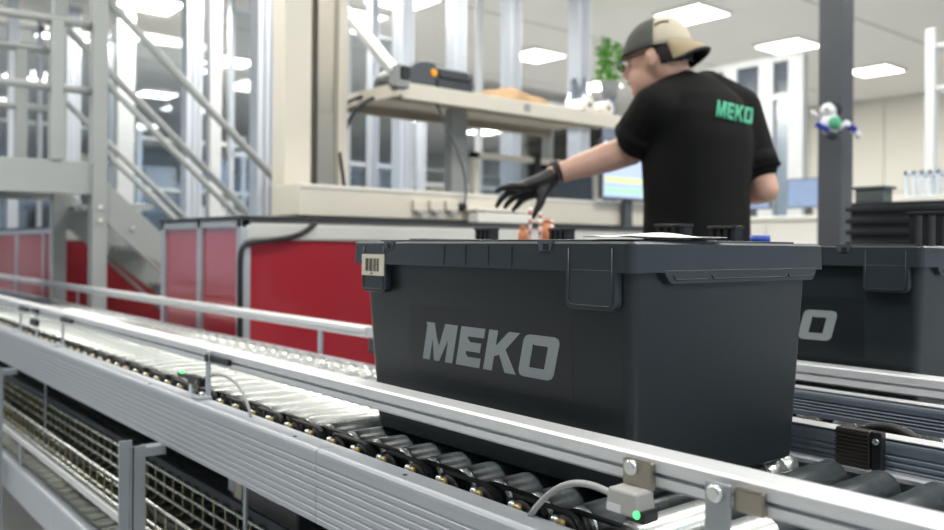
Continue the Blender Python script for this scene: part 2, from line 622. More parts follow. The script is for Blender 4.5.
# ------------------------------------------------------------------ sensors and cables on the near conveyor
p = onY(634, 480, .69)
s = thing('photo_sensor', 'grey photo sensor with a lit green indicator clamped to the near rail', 'sensor', (p.x, .69, .77))
g = MB().box((p.x - .019, .694, RAIL_Z - .034), (p.x + .019, .7018, RAIL_Z - .006)).build('bracket', STAINLESS, s, .002)
MB().lathe([(0, .0085), (.004, .0085), (.006, .006)], (p.x - .006, .694, RAIL_Z - .014), (0, -1, 0), 14).build('bolt', STEEL, s)
g = MB().prism([(p.x - .024, .752), (p.x - .020, .778), (p.x + .018, .778), (p.x + .021, .752)], .672, .700, 'XZ')
h = g.build('housing', SENSOR, s, .003)
MB().box((p.x - .020, .6712, .754), (p.x - .002, .673, .762)).build('label_plate', ALU, h)
MB().box((p.x + .003, .673, .748), (p.x + .026, .698, .760)).build('lens_block', BLACK, h, .002)
MB().ball((p.x + .018, .6725, .757), (.004, .002, .004)).build('indicator', GREENLED, h)
q = onZ(530, 516, FR_Z)
MB().tube(bez((p.x - .022, .684, .766), (p.x - .06, .684, .775), (q.x + .035, q.y + .01, .765), (q.x, q.y, FR_Z)), .0038).build('cable', CABLEGREY, s)

p = onY(197, 383, .700)
s = thing('photo_sensor', 'black photo sensor beside the left rail post on the conveyor edge', 'sensor', (p.x, .70, FR_Z))
MB().box((p.x - .030, .690, .728), (p.x + .035, .706, .748)).build('housing', BLACK, s, .003)
MB().box((p.x - .10, .695, .734), (p.x - .030, .706, .744)).build('mount_plate', BLACK, s, .002)
MB().cyl((p.x + .02, .689, .738), (p.x + .02, .6905, .738), .004, 10).build('screw', BRASS, s)
MB().cyl((p.x - .085, .700, .744), (p.x - .085, .700, .7465), .005, 10).build('indicator', GREENLED, s)
MB().box((p.x - .02, .690, FR_Z), (p.x - .005, .704, .729)).build('foot', STEEL, s, .001)
q = onZ(251, 417, FR_Z)
MB().tube(bez((p.x + .03, .699, .745), (p.x + .12, .699, .775), (q.x - .06, q.y + .01, .78), (q.x, q.y, FR_Z)), .003).build('cable', CABLEGREY, s)

p = onY(36, 312, .70)
s = thing('photo_sensor', 'small dark photo sensor at the far left end of the near rail', 'sensor', (p.x, .70, FR_Z))
MB().box((p.x - .03, .692, .79), (p.x + .04, .70, .803)).build('bracket', BLACK, s, .002)
MB().box((p.x - .045, .690, .745), (p.x + .03, .705, .768)).build('housing', BLACK, s, .003)
MB().box((p.x + .02, .695, FR_Z), (p.x + .028, .700, .79)).build('foot', ALU_MATT, s)

# ================================================================== second conveyor behind
conv2 = thing('roller_conveyor', 'aluminium roller conveyor behind, carrying the tote at the right edge', 'conveyor', (-1.5, 1.75, 0))
MB().prism(frame_profile(1.452, .771, .047, .03, 1, 4), -2.2, .9).build('side_frame', SLATE, conv2)
MB().box((-2.2, 1.454, .771), (.9, 1.482, .7725)).build('frame_cap', ALU, conv2)
MB().box((-2.2, 2.07, .60), (.9, 2.10, .74)).build('side_frame', ALU_MATT, conv2, .003)
MB().box((-2.2, 1.49, .56), (.9, 2.07, .566)).build('shade_cover', SHADE, conv2)  # black sheet as shade below the second conveyor's rollers
MB().box((-2.2, 1.50, .40), (.9, 1.51, .66)).build('shade_skirt', SHADE, conv2)  # black sheet as shade in the gap under the second conveyor
MB().prism(rail_profile(1.498, RAIL_Z, h=.034), -2.2, .9).build('guard_rail', ALU, conv2)
for x in (-2.1, -1.4, -.5, .3):
    MB().box((x - .012, 1.487, .70), (x + .012, 1.492, RAIL_Z - .01)).build('rail_post', ALU_MATT, conv2)
    for y in (1.49, 2.085):
        MB().box((x - .03, y - .012, 0), (x + .03, y + .012, .60)).build('leg', ZINC, conv2)
me_r2 = MB().lathe([(0, .012), (.002, .024), (.004, ROLL_R), (.526, ROLL_R), (.528, .024), (.53, .012)], (0, 1.53, 0), (0, 1, 0), 20).mesh('roller')
me_r2.materials.append(STEEL)
for i in range(39):
    r = put('roller', me_r2, conv2); r.matrix_basis = shift(.7 - i * PITCH, 0, ZR)

# things hanging in the gap between the two conveyors
p = onY(862, 437, 1.235)
s = thing('light_reflector', 'dark ribbed reflector plate hung between the two conveyors', 'sensor', (p.x, 1.23, .70))
MB().box((p.x - .030, 1.215, .700), (p.x + .020, 1.232, .765)).build('ribbed_body', mat('dark_brown_plastic', '#2b2826', .5), s, .002)
for k in range(11):
    MB().box((p.x - .0305, 1.2135, .703 + k * .0055), (p.x + .019, 1.216, .7058 + k * .0055)).build('rib', mat('dark_brown_plastic', '#2b2826', .5), s)
MB().box((p.x + .022, 1.217, .697), (p.x + .036, 1.232, .765)).build('mount_plate', BLACK, s, .001)
for z in (.704, .752):
    MB().cyl((p.x + .029, 1.2135, z), (p.x + .029, 1.218, z), .0045, 12).build('screw', STEEL, s)
pts = []
for i in range(40):
    x = -1.1 + i * .02
    pts.append((x, 1.345 + .02 * math.sin(i * .9), .715 + .012 * math.sin(i * .55) + .006 * math.sin(i * 1.7)))
tag(MB().tube(pts, .010).build('cable_bundle', RUBBER), 'black cable bundle lying in the gap between the conveyors', 'cable')
p = onY(905, 428, 1.33)
tag(MB().tube(bez((p.x - .09, 1.33, .72), (p.x - .05, 1.33, .765), (p.x + .02, 1.33, .765), (p.x + .045, 1.33, .70)), .009).build('cable_loop', RUBBER), 'black cable loop arching beside the ribbed reflector plate', 'cable')
for px, py, lb in ((840, 429, 'yellow cable clip left of the ribbed reflector plate'), (897, 439, 'yellow cable clip right of the ribbed reflector plate')):
    p = onY(px, py, 1.30)
    MBx = MB().prism([(p.x - .012, p.z - .012), (p.x + .012, p.z - .012), (p.x + .009, p.z + .002), (p.x - .007, p.z + .005)], 1.295, 1.312, 'XZ')
    tag(MBx.build('cable_clip', YELLOW, None, .002), lb, 'cable clip', 'yellow cable clips')

# ================================================================== lower conveyor and cable tray under the near one
low = thing('lower_conveyor', 'low roller conveyor running beneath the near conveyor at lower left', 'conveyor', (-2.5, .9, 0))
lp = frame_profile(.62, .297, .10, .035, 1, 0)
sx = onY(54, 505, .62).x
MB().prism(lp, -7, sx - .001).build('side_frame', ALU_MATT, low)
MB().prism(lp, sx + .001, .4).build('side_frame', ALU_MATT, low)
MB().box((-7, 1.02, .20), (.4, 1.05, .30)).build('side_frame', ALU_MATT, low)
me_r3 = MB().lathe([(0, .010), (.002, .021), (.004, .022), (.35, .022), (.352, .021), (.354, .010)], (0, .665, 0), (0, 1, 0), 16).mesh('roller')
me_r3.materials.append(PALEROLL)
for i in range(60):
    r = put('roller', me_r3, low); r.matrix_basis = shift(-.9 - i * .075, 0, .262)
for x in (-1.0, -2.6, -4.2):
    MB().box((x - .02, .63, 0), (x + .02, .66, .20)).build('leg', ZINC, low)
    MB().box((x - .02, 1.02, 0), (x + .02, 1.05, .20)).build('leg', ZINC, low)
MB().box((-7, .63, .375), (-.6, .655, .392)).build('guide_strip', ALU, low)
for i in range(5):
    MB().box((-.9 - i * 1.1, .636, .29), (-.88 - i * 1.1, .640, .38)).build('strip_post', ALU_MATT, low)

tray = thing('wire_cable_tray', 'yellow-zinc wire cable tray hung below the near conveyor frame', 'cable tray', (-2.2, .7, .40))
WIRE = mat('zinc_wire', '#a19a78', .35, 1.0)
for (y, z) in ((.640, .465), (.640, .405), (.665, .398), (.70, .398), (.745, .410), (.745, .470), (.745, .440)):
    MB().cyl((-5.5, y, z), (-.7, y, z), .0032, 8).build('long_wire', STEEL, tray)
me_u = MB().tube([(0, .640, .468), (0, .640, .402), (0, .644, .396), (0, .70, .395), (0, .741, .396), (0, .745, .402), (0, .745, .473)], .0024, 6).mesh('cross_wire')
me_u.materials.append(WIRE)
for i in range(80):
    c = put('cross_wire', me_u, tray); c.matrix_basis = shift(-.75 - i * .06, 0, 0)
for x in (-1.5, -3.0, -4.5):
    MB().box((x - .006, .690, .398), (x + .006, .694, .598)).build('hanger', ZINC, tray)
cab = []
for i in range(60):
    x = -5.3 + i * .08
    cab.append((x, .70 + .018 * math.sin(i * .7), .409 + .004 * math.sin(i * 1.3)))
tag(MB().tube(cab, .007).build('tray_cable', RUBBER), 'black cable lying in the wire tray under the conveyor', 'cable')

for px, py, sx_, sz_, lb in ((172, 410, .20, .055, 'dark control box under the conveyor left of the zinc leg'),
                             (262, 500, .30, .060, 'dark control box with a pale square sticker under the conveyor frame')):
    p = onY(px, py, .78)
    t = thing('control_box', lb, 'control box', (p.x, .80, p.z), 'dark boxes under the conveyor')
    MB().box((p.x - sx_ / 2, .78, p.z - sz_ / 2), (p.x + sx_ / 2, .86, p.z + sz_ / 2)).build('housing', mat('charcoal_housing', '#2a2d31', .35), t, .004)
    MB().box((p.x - sx_ / 2 - .004, .775, p.z - sz_ * .2), (p.x - sx_ / 2 + .03, .779, p.z + sz_ * .55)).build('edge_clip', ZINC, t)
    MB().box((p.x - sx_ * .02, .7745, p.z + sz_ * .2), (p.x + sx_ * .30, .779, p.z + sz_ * .5)).build('cover_strip', ZINC, t)
    if px > 200:
        MB().box((p.x - sx_ * .42, .776, p.z - sz_ * .35), (p.x - sx_ * .30, .7795, p.z + sz_ * .3)).build('sticker', PAPER, t)
    MB().box((p.x - .004, .80, p.z + sz_ / 2), (p.x + .004, .83, .60)).build('hanger', ZINC, t)


# ================================================================== totes
def letters():
    """M E K O as bold slanted polygons in a box of height 1; list of (outline list) with x already slanted"""
    L = []
    def sh(pts, x0):
        return [(x0 + x + .27 * y, y) for x, y in pts]
    # M
    x = 0
    L.append(('M', [sh(p, x) for p in (
        [(0, 0), (.28, 0), (.28, .60), (.28, 1), (0, 1), (-.06, 1.0), (0, .93)],
        [(.28, .60), (.46, 0), (.52, 0), (.58, .40), (.44, .62), (.28, 1)],
        [(.52, 0), (.66, 0), (.90, .60), (.90, 1), (.70, 1), (.58, .40)],
        [(.90, 0), (1.18, 0), (1.18, 1), (.90, 1), (.90, .60)])]))
    x = 1.32
    L.append(('E', [sh(p, x) for p in (
        [(0, 0), (.30, 0), (.30, 1), (0, 1)],
        [(.30, .76), (.86, .76), (.86, 1), (.30, 1)],
        [(.30, .385), (.80, .385), (.80, .62), (.30, .62)],
        [(.30, 0), (.86, 0), (.86, .24), (.30, .24)],
        [(.30, .70), (.40, .62), (.30, .62)], [(.30, .31), (.40, .24), (.30, .24)])]))
    x = 2.32
    L.append(('K', [sh(p, x) for p in (
        [(0, 0), (.30, 0), (.30, 1), (0, 1)],
        [(.30, .36), (.46, .42), (.64, .56), (1.02, 1), (.66, 1), (.30, .62)],
        [(.46, .42), (.74, 0), (1.10, 0), (.64, .56)])]))
    x = 3.48
    R = []
    ou = [(0, .14), (.05, .04), (.16, 0), (.92, 0), (1.03, .04), (1.08, .14), (1.08, .86), (1.03, .96), (.92, 1), (.16, 1), (.05, .96), (0, .86)]
    inn = [(.31, .25), (.31, .24), (.33, .235), (.75, .235), (.77, .24), (.77, .26), (.77, .74), (.77, .76), (.75, .765), (.36, .765), (.30, .80), (.31, .72)]
    for i in range(12):
        j = (i + 1) % 12
        R.append(sh([ou[i], ou[j], inn[j], inn[i]], x))
    L.append(('O', R))
    return L


LET_W = 3.48 + 1.08 + .27


def box_logo(parent, x0, w, z0, h, yf, m):
    """logo plates on the near face; yf(z) gives the face"""
    for nm, polys in letters():
        g = MB()
        for poly in polys:
            vs = []
            for off in (.0006, -.001):
                for (u, v) in poly:
                    z = z0 + v * h
                    vs.append((x0 + u * w / LET_W, yf(z) - off, z))
            k = len(poly)
            fs = [tuple(range(k)), tuple(reversed(range(k, 2 * k)))] + [(i, (i + 1) % k, k + (i + 1) % k, k + i) for i in range(k)]
            g.add(vs, fs)
        g.build('letter_' + nm.lower(), m, parent)


def tote(cx, cy, label, marks=True, z0=BELT, ldx=0.0):
    t = thing('tote_box', label, 'tote box', (cx, cy, z0), 'dark lidded totes')
    bh, bw, th, tw, H = .2765, .1835, .2905, .200, .300
    def off(poly):
        return [(cx + x, cy + y) for x, y in poly]
    R = [(off(rrect(bh - .006, bw - .006, .012)), z0), (off(rrect(bh, bw, .016)), z0 + .005), ([(x - .004, y) for x, y in off(rrect(th + .003, tw, .018))], z0 + H)]
    vs, fs, n = loft(R)
    fs.append(tuple(reversed(range(n)))); fs.append(tuple(range(2 * n, 3 * n)))
    body = MB().add(vs, fs, False)
    bo = body.build('body', TOTE, t)
    for poly in bo.data.polygons:
        poly.use_smooth = abs(poly.normal.z) < .5
    bo.data.set_sharp_from_angle(angle=math.radians(35))
    by = cy

    def yf(z):
        return by - (bw + (tw - bw) * (z - z0 - .005) / (H - .005))
    # lid: skirt shell + top plate
    lh, lw, z1 = .3050, .2205, z0 + .313
    cx, cy = cx - .008, cy + .010
    outer = off(rrect(lh, lw, .012)); inner = off(rrect(lh - .004, lw - .004, .009))
    lidt = off(rrect(lh - .005, lw - .005, .010))
    vs, fs, n = loft([(inner, z1 - .010), (inner, z1 - .037), (outer, z1 - .037), (off(rrect(lh - .001, lw - .001, .012)), z1 - .003), (lidt, z1)])
    fs.append(tuple(reversed(range(n)))); fs.append(tuple(range(4 * n, 5 * n)))
    lid = MB().add(vs, fs).build('lid', TOTE_LID, t)
    lid.data.set_sharp_from_angle(angle=math.radians(35))
    for poly in lid.data.polygons:
        poly.use_smooth = abs(poly.normal.z) < .5
    # hanging tabs on the long sides
    def tabpoly(a, b, zt, zb, r=.009):
        P = [(b, zt), (a, zt)]
        for k in range(5):
            an = math.pi + math.pi / 2 * k / 4
            P.append((a + r + r * math.cos(an), zb + r + r * math.sin(an)))
        for k in range(5):
            an = 1.5 * math.pi + math.pi / 2 * k / 4
            P.append((b - r + r * math.cos(an), zb + r + r * math.sin(an)))
        return P
    for sgn in (-1,):
        for (a, b) in ((cx + .200, cx + .281), (cx - .273, cx - .204)):
            y0, y1 = cy + sgn * (lw + .0002), cy + sgn * (lw - .012)
            tb = MB().prism(tabpoly(a, b, z1 - .034, z1 - .083), y0, y1, 'XZ').build('hanging_tab', TOTE_LID, t, .0012)
            if sgn < 0:
                g = MB()
                P = tabpoly(a + .005, b - .005, z1 - .008, z1 - .078, .007)
                pts = [(x, y0 - .0004, z) for x, z in P[1:]] + [(P[0][0], y0 - .0004, P[0][1])]
                g.tube(pts, .0009, 5).build('rim_line', TOTE_LID, tb)
    for sgn in (-1, 1):
        x0, x1 = cx + sgn * (lh + .0002), cx + sgn * (lh - .012)
        a, b, zt, zb = cy - .160, cy + .195, z1 - .034, z1 - .052
        P = [(b, zt), (a, zt), (a + .004, zb + .010), (a + .012, zb + .002), (a + .018, zb), (b - .014, zb), (b - .008, zb + .002), (b - .002, zb + .010)]
        tb = MB().prism(P, x0, x1, 'YZ').build('end_skirt', TOTE_LID, t, .0012)
        for (u, v) in ((a + .022, a + .085), (a + .100, b - .085), (b - .075, b - .016)):
            MB().tube([(x0 + sgn * .0004, u - .004, zb + .011), (x0 + sgn * .0004, u, zb + .006), (x0 + sgn * .0004, v, zb + .006), (x0 + sgn * .0004, v + .004, zb + .011)], .0009, 5).build('rim_line', TOTE_LID, tb)
    # ribs on the near skirt and latch notches
    for u in (-.05, .0, .05, .098):
        MB().box((cx + u, cy - lw - .0007, z1 - .034), (cx + u + .0014, cy - lw + .002, z1 - .006)).build('skirt_rib', TOTE_LID, t)
    for u in (-.195, .162):
        MB().prism([(cx + u - .013, z1 + .001), (cx + u - .009, z1 - .012), (cx + u + .011, z1 - .012), (cx + u + .014, z1 + .001)], cy - lw - .0008, cy - lw + .010, 'XZ').build('latch_notch', ZINC if False else mat('grey_latch', '#454c55', .4), t)
        MB().box((cx + u - .002, cy - lw - .0016, z1 - .011), (cx + u + .008, cy - lw + .004, z1 - .003)).build('latch_hole', SHADE, t)
    # raised lid panels (two leaves that meet in the middle)
    MB().prism(rrect(.130, .185, .012, 4, cx - .150, cy), z1 - .001, z1 + .003, 'XY').build('lid_leaf', TOTE_LID, t, .001)
    MB().prism(rrect(.130, .185, .012, 4, cx + .150, cy), z1 - .001, z1 + .003, 'XY').build('lid_leaf', TOTE_LID, t, .001)
    if marks:
        pa = MB()
        xa, xb = cx - .157, cx + .195
        za, zb = z0 + .105, z0 + .215
        pa.add([(xa, yf(za) - .0002, za), (xb, yf(za) - .0002, za), (xb, yf(zb) - .0002, zb), (xa, yf(zb) - .0002, zb),
                (xa, yf(za) + .002, za), (xb, yf(za) + .002, za), (xb, yf(zb) + .002, zb), (xa, yf(zb) + .002, zb)],
               [(0, 1, 2, 3), (7, 6, 5, 4), (0, 4, 5, 1), (1, 5, 6, 2), (2, 6, 7, 3), (3, 7, 4, 0)])
        pp = pa.build('print_panel', PANEL_PRINT, t)
        box_logo(pp, cx - .126 + ldx, .302, z0 + .131, .058, yf, PRINT)
        for u in (.086, .119, .152, .185):
            MB().box((cx + u - .005, yf(z0 + .012) - .0003, z0 + .010), (cx + u + .005, yf(z0 + .012) + .004, z0 + .016)).build('drain_slot', SHADE, t)
    return t, z1, lw, lh


TX, TY = -.9355, .977
t1, z1, lw, lh = tote(TX, TY, 'large dark lidded tote with grey lettering in front, barcode sticker on its corner')
# barcode sticker on the left hanging tab
yb = TY + .010 - lw - .0016
TXL = TX - .004
g = MB().box((TXL - .2745, yb - .0008, z1 - .056), (TXL - .2105, yb + .0016, z1 - .021)).build('barcode_sticker', PAPER, t1)
bars = [0, 1, 3, 4, 6, 9, 10, 12, 13, 15, 18, 20, 21, 23, 26, 28, 29]
for k in bars:
    x = TXL - .2625 + k * .0013
    MB().box((x, yb - .0012, z1 - .049), (x + .0013 * (1 if k % 3 else .8), yb, z1 - .028)).build('barcode_bar', INK, g)
MB().box((TXL - .2475, yb - .0012, z1 - .0535), (TXL - .2415, yb, z1 - .0515)).build('barcode_digits', INK, g)
# low handle on the left leaf, pale sheet at the right front
MB().box((TX - .275, TY - .12, z1 + .002), (TX - .225, TY + .03, z1 + .006)).build('lid_handle', BLACK, t1, .002)
sh = MB()
pts = []
px0, py0 = TX + .205, TY - .195
N1, N2 = 12, 10
vs = []
for i in range(N1 + 1):
    for j in range(N2 + 1):
        u, v = i / N1, j / N2
        vs.append((px0 + .085 * u + .01 * v, py0 + .17 * v, z1 + .0062 + .0050 * math.sin(u * 3.0) * math.sin(v * 3.1) + .001 * math.sin(9 * u + 5 * v)))
fs = [(i * (N2 + 1) + j, (i + 1) * (N2 + 1) + j, (i + 1) * (N2 + 1) + j + 1, i * (N2 + 1) + j + 1) for i in range(N1) for j in range(N2)]
so = sh.add(vs, fs, True).build('packing_slip', WHITEPAPER)
sm = so.modifiers.new('thick', 'SOLIDIFY'); sm.thickness = .0008
tag(so, 'crumpled white packing slip lying on the front tote lid', 'paper')

t2, _, _, _ = tote(TX + .003, TY + .770, 'dark lidded tote behind at the right edge, only the letter O showing', ldx=-.03)
t3, _, _, _ = tote(TX - .76, TY + .775, 'dark tote hidden behind the front tote under the worker\'s gloved hand', marks=False)


def lug(t, x, y, z, wdt, h):
    g = MB().box((x - wdt / 2, y - .015, z + h - .006), (x + wdt / 2, y + .02, z + h)).build('stacking_lug', BLACK, t, .001)
    for k in range(4):
        u = x - wdt / 2 + .008 + k * (wdt - .016) / 3
        MB().box((u - .005, y - .012, z), (u + .005, y + .018, z + h - .005)).build('lug_rib', BLACK, g)
    return g


yl = TY + .770 - .16
for (px, wd, hh, t) in ((651, .085, .046, t2), (725, .070, .040, t2), (486, .075, .046, t3), (561, .070, .042, t3)):
    q = onY(px, 240, yl)
    bx_ = TX + (.003 if t is t2 else -.76) - .008
    lug(t, min(max(q.x, bx_ - .262), bx_ + .262), yl, z1 + .001, wd, hh)
q = onY(935, 240, yl)
lug(t2, q.x, yl, z1 + .001, .085, .060)

# ================================================================== workbenches with red panels
BT = 1.137     # bench top


def bench(label, xf, y0, depth, y1, posts_front, posts_side):
    t = thing('workbench', label, 'workbench', (xf - depth / 2, y0 + .5, 0), 'red panelled workbenches')
    xb = xf - depth
    MB().box((xb, y0, BT - .016), (xf, y1, BT)).build('worktop', DARKTOP, t, .003)
    ps = []
    for x in posts_front:
        MB().box((x - .02, y0 + .005, 0), (x + .02, y0 + .045, BT - .016)).build('post', ALU_MATT, t, .003)
    for y in posts_side:
        MB().box((xf - .045, y - .02, 0), (xf - .005, y + .02, BT - .085)).build('post', ALU_MATT, t, .003)
    MB().box((xb, y0 + .005, BT - .045), (xf - .005, y0 + .045, BT - .016)).build('top_beam', ALU_MATT, t, .003)
    MB().box((xf - .05, y0 + .02, BT - .092), (xf - .004, y1, BT - .026)).build('front_beam', GREYGREEN, t, .012, 3)
    pf = sorted(posts_front)
    for a, b in zip(pf, pf[1:]):
        MB().box((a + .02, y0 + .018, .10), (b - .02, y0 + .024, BT - .045)).build('red_panel', RED, t)
    pe = [y0 + .025] + list(posts_side)
    for a, b in zip(pe, pe[1:]):
        MB().box((xf - .03, a + .02, .10), (xf - .024, b - .02, BT - .092)).build('red_panel', RED, t)
    MB().box((xb, y0 + .01, .08), (xf - .005, y0 + .04, .10)).build('bottom_beam', ALU_MATT, t)
    MB().box((xf - .045, y0 + .02, .08), (xf - .005, y1, .10)).build('bottom_beam', ALU_MATT, t)
    return t


BX, BY = -2.99, 1.35
b1 = bench('aluminium workbench with red side panels and dark worktop behind the conveyor', BX, BY, .85, 4.3, (BX - .025, onY(197, 300, BY).x, BX - .825), (2.72, 4.25))
b2 = bench('aluminium bench with red panels beneath the grey stair at far left', -5.72, 1.38, 3.2, 2.3, (-5.745, -6.1, -6.9, -7.8, -8.9), (2.26,))

# beige trunking on the bench with sockets
tr = thing('bench_trunking', 'long beige trunking box with sockets standing on the red panelled workbench', 'trunking', (-3.2, 2.8, BT))
MB().box((-3.30, 1.65, BT + .012), (-3.10, 4.25, BT + .142)).build('casing', BEIGE, tr, .004)
MB().box((-3.28, 1.70, BT), (-3.115, 4.2, BT + .012)).build('black_foot', BLACK, tr)  # black foot strip set back under the casing
MB().box((-3.101, 1.66, BT + .125), (-3.094, 4.24, BT + .140)).build('lip', WHITE, tr, .001)
for px in (418, 434, 450):
    q = onX(px, 206, -3.1)
    so_ = MB().box((-3.1, q.y - .034, q.z - .022), (-3.078, q.y + .034, q.z + .024)).build('socket', BEIGE, tr, .003)
    MB().box((-3.078, q.y - .024, q.z - .034), (-3.066, q.y + .024, q.z - .020)).build('socket_lip', SENSOR, so_)
q = onX(457, 207, -3.1)
MB().lathe([(0, .02), (.03, .016)], (-3.1, q.y + .02, q.z), (1, 0, 0), 12).build('plug', BLACK, tr)
cb = bez((-3.07, q.y + .02, q.z + .01), (-3.06, q.y + .05, q.z + .2), (-3.12, q.y - .02, q.z + .30), (-3.16, q.y - .10, q.z + .52))
tag(MB().tube(cb, .006).build('power_cable', mat('dark_grey_cable', '#55585c', .5)), 'dark cable rising from the black plug to the underside of the shelf', 'cable')

# tall posts rising from the bench
def post(px, xc, sx, sy, m, name, label, z0=BT + .0, z1_=3.42, group='tall posts behind the workbench'):
    q = onX(px, 200, xc)
    t = thing(name, label, 'post', (xc, q.y, z0), group)
    return t, q.y


t, y = post(291, -3.40, .12, .13, WHITE, 'bench_post', 'wide white post rising from the left end of the workbench')
MB().box((-3.46, y - .065, BT), (-3.34, y + .065, 3.42)).build('casing', BEIGE, t, .006)
MB().box((-3.47, y - .075, BT), (-3.33, y + .075, BT + .01)).build('foot', WHITE, t)
t, y = post(319, -3.40, .1, .1, STAINLESS, 'bench_post', 'brushed steel post beside the wide white post')
MB().box((-3.45, y - .045, BT), (-3.35, y + .045, 3.42)).build('profile', STAINLESS, t, .004)
MB().box((-3.351, y - .048, BT), (-3.345, y - .040, 3.42)).build('edge_strip', DARKGREY, t)
t, y = post(339, -3.42, .05, .05, WHITE, 'bench_post', 'narrow white post carrying the left end of the shelf')
MB().box((-3.45, y - .025, BT), (-3.39, y + .025, 3.42)).build('profile', BEIGE, t, .004)
MB().box((-3.46, y - .035, BT), (-3.38, y + .035, BT + .012)).build('foot', BEIGE, t)

# shelf above the bench
SHZ = 1.755
ya = 2.157
yz = onX(623, 113, -3.1).y
sh_ = thing('overhead_shelf', 'deep beige shelf above the workbench holding the label printer', 'shelf', (-3.4, 2.9, SHZ))
MB().box((-3.12, ya, SHZ - .072), (-3.10, yz, SHZ)).build('front_fascia', BEIGE, sh_, .004)
MB().box((-3.72, ya + .0, SHZ - .022), (-3.12, yz, SHZ - .004)).build('board', mat('shelf_board', '#b9b2a4', .5), sh_, .002)
MB().box((-3.72, ya - .02, SHZ - .06), (-3.10, ya + .005, SHZ - .002)).build('end_bracket', BEIGE, sh_, .003)
MB().box((-3.70, ya + .02, SHZ - .06), (-3.66, yz, SHZ - .022)).build('rear_beam', mat('shelf_beam', '#9b9284', .5), sh_)
MB().box((-3.30, ya + .02, SHZ - .05), (-3.27, yz, SHZ - .022)).build('under_beam', mat('shelf_beam', '#9b9284', .5), sh_)
MB().box((-3.72, yz - .02, BT), (-3.66, yz + .02, SHZ - .004)).build('leg', GREYPAINT, sh_)
MB().box((-3.72, ya - .02, BT), (-3.66, ya + .02, SHZ - .004)).build('leg', GREYPAINT, sh_)
pc = onX(456, 140, -3.45)
MB().box((-3.48, pc.y - .05, BT), (-3.42, pc.y + .05, SHZ - .022)).build('leg', GREYPAINT, sh_)
MB().tube(bez((-3.40, ya - .02, SHZ - .03), (-3.62, ya - .10, SHZ - .05), (-3.36, ya - .16, SHZ - .25), (-3.34, ya - .15, BT + .14)), .008).build('bracket_cable', BLACK, sh_)
MB().tube(bez((-3.30, ya - .02, SHZ - .05), (-3.36, ya - .04, SHZ - .06), (-3.42, ya - .11, SHZ - .12), (-3.42, ya - .12, SHZ - .3)), .010).build('brace', DARKGREY, sh_)
q = onX(527, 108, -3.1)
MB().box((-3.099, q.y - .018, SHZ - .05), (-3.092, q.y + .018, SHZ - .012)).build('joint_clip', SENSOR, sh_, .002)
# slanted lamp arm
ar = thing('lamp_arm', 'slanted white aluminium lamp arm rising from the shelf corner', 'lamp arm', (-3.12, ya, SHZ))
MB().bar((-3.13, ya - .01, SHZ + .03), (-3.80, ya - .01, SHZ + .60), .05, .035, (0, 1, 0)).build('arm', ALU, ar, .004)
MB().bar((-3.125, ya - .036, SHZ + .05), (-3.79, ya - .036, SHZ + .60), .012, .02, (0, 1, 0)).build('light_strip', WHITE, ar)
MB().box((-3.16, ya - .035, SHZ - .03), (-3.09, ya + .03, SHZ + .075)).build('joint_block', GREYPAINT, ar, .004)
MB().box((-3.092, ya - .02, SHZ + .01), (-3.078, ya + .025, SHZ + .065)).build('joint_cap', BLACK, ar, .002)
MB().tube(bez((-3.08, ya, SHZ - .03), (-3.04, ya - .08, SHZ - .06), (-3.06, ya - .1, SHZ - .01), (-3.12, ya - .12, SHZ - .02)), .006).build('wire', BLACK, ar)

# label printer
q0 = onX(405, 82, -3.13); q1 = onX(472, 90, -3.13)
pr = thing('label_printer', 'dark grey label printer with orange button on the shelf', 'printer', (-3.3, (q0.y + q1.y) / 2, SHZ))
yA, yB = q0.y + .015, q1.y
P = [(yA, SHZ)]
for k in range(11):
    a = math.pi - math.pi * .62 * k / 10
    P.append((yA + .115 + .115 * math.cos(a), SHZ + .025 + .095 * math.sin(a)))
P += [(yA + .165, SHZ + .098), (yB - .01, SHZ + .095), (yB, SHZ + .085), (yB, SHZ)]
MB().prism(P, -3.42, -3.13, 'YZ').build('housing', PRINTER, pr, .008, 3)
MB().box((-3.131, yA + .17, SHZ + .052), (-3.118, yB - .004, SHZ + .092)).build('front_door', mat('printer_dark', '#363c42', .4), pr, .004)
MB().box((-3.135, yA + .16, SHZ + .002), (-3.116, yB - .006, SHZ + .045)).build('front_base', mat('printer_dark', '#363c42', .4), pr, .004)
MB().box((-3.40, yA + .13, SHZ + .096), (-3.15, yB - .008, SHZ + .108)).build('lid', PRINTER_LIGHT, pr, .006)
MB().lathe([(0, .018), (.008, .016)], (-3.13, yA + .145, SHZ + .070), (1, 0, 0), 14).build('button', ORANGE, pr)
MB().lathe([(0, .008), (.006, .007)], (-3.118, yB - .025, SHZ + .078), (1, 0, 0), 12).build('logo_dot', GREYPAINT, pr)

# brown kraft paper heap
q0 = onX(486, 96, -3.2); q1 = onX(543, 104, -3.2)
N1, N2 = 22, 14
vs, fs = [], []
for i in range(N1 + 1):
    for j in range(N2 + 1):
        u, v = i / N1, j / N2
        hgt = (.085 * math.sin(math.pi * min(1, u * 1.05)) ** .8 * math.sin(math.pi * v) ** .6) + .012 * math.sin(u * 17 + v * 5) * math.sin(v * 11)
        vs.append((-3.14 - .3 * v, q0.y + (q1.y - q0.y + .06) * u + .02 * math.sin(v * 9), SHZ + .004 + max(0, hgt)))
fs = [(i * (N2 + 1) + j, (i + 1) * (N2 + 1) + j, (i + 1) * (N2 + 1) + j + 1, i * (N2 + 1) + j + 1) for i in range(N1) for j in range(N2)]
o = MB().add(vs, fs, False).build('packing_paper', KRAFT)
s_ = o.modifiers.new('thick', 'SOLIDIFY'); s_.thickness = .002
tag(o, 'crumpled sheet of brown packing paper on the shelf', 'paper')

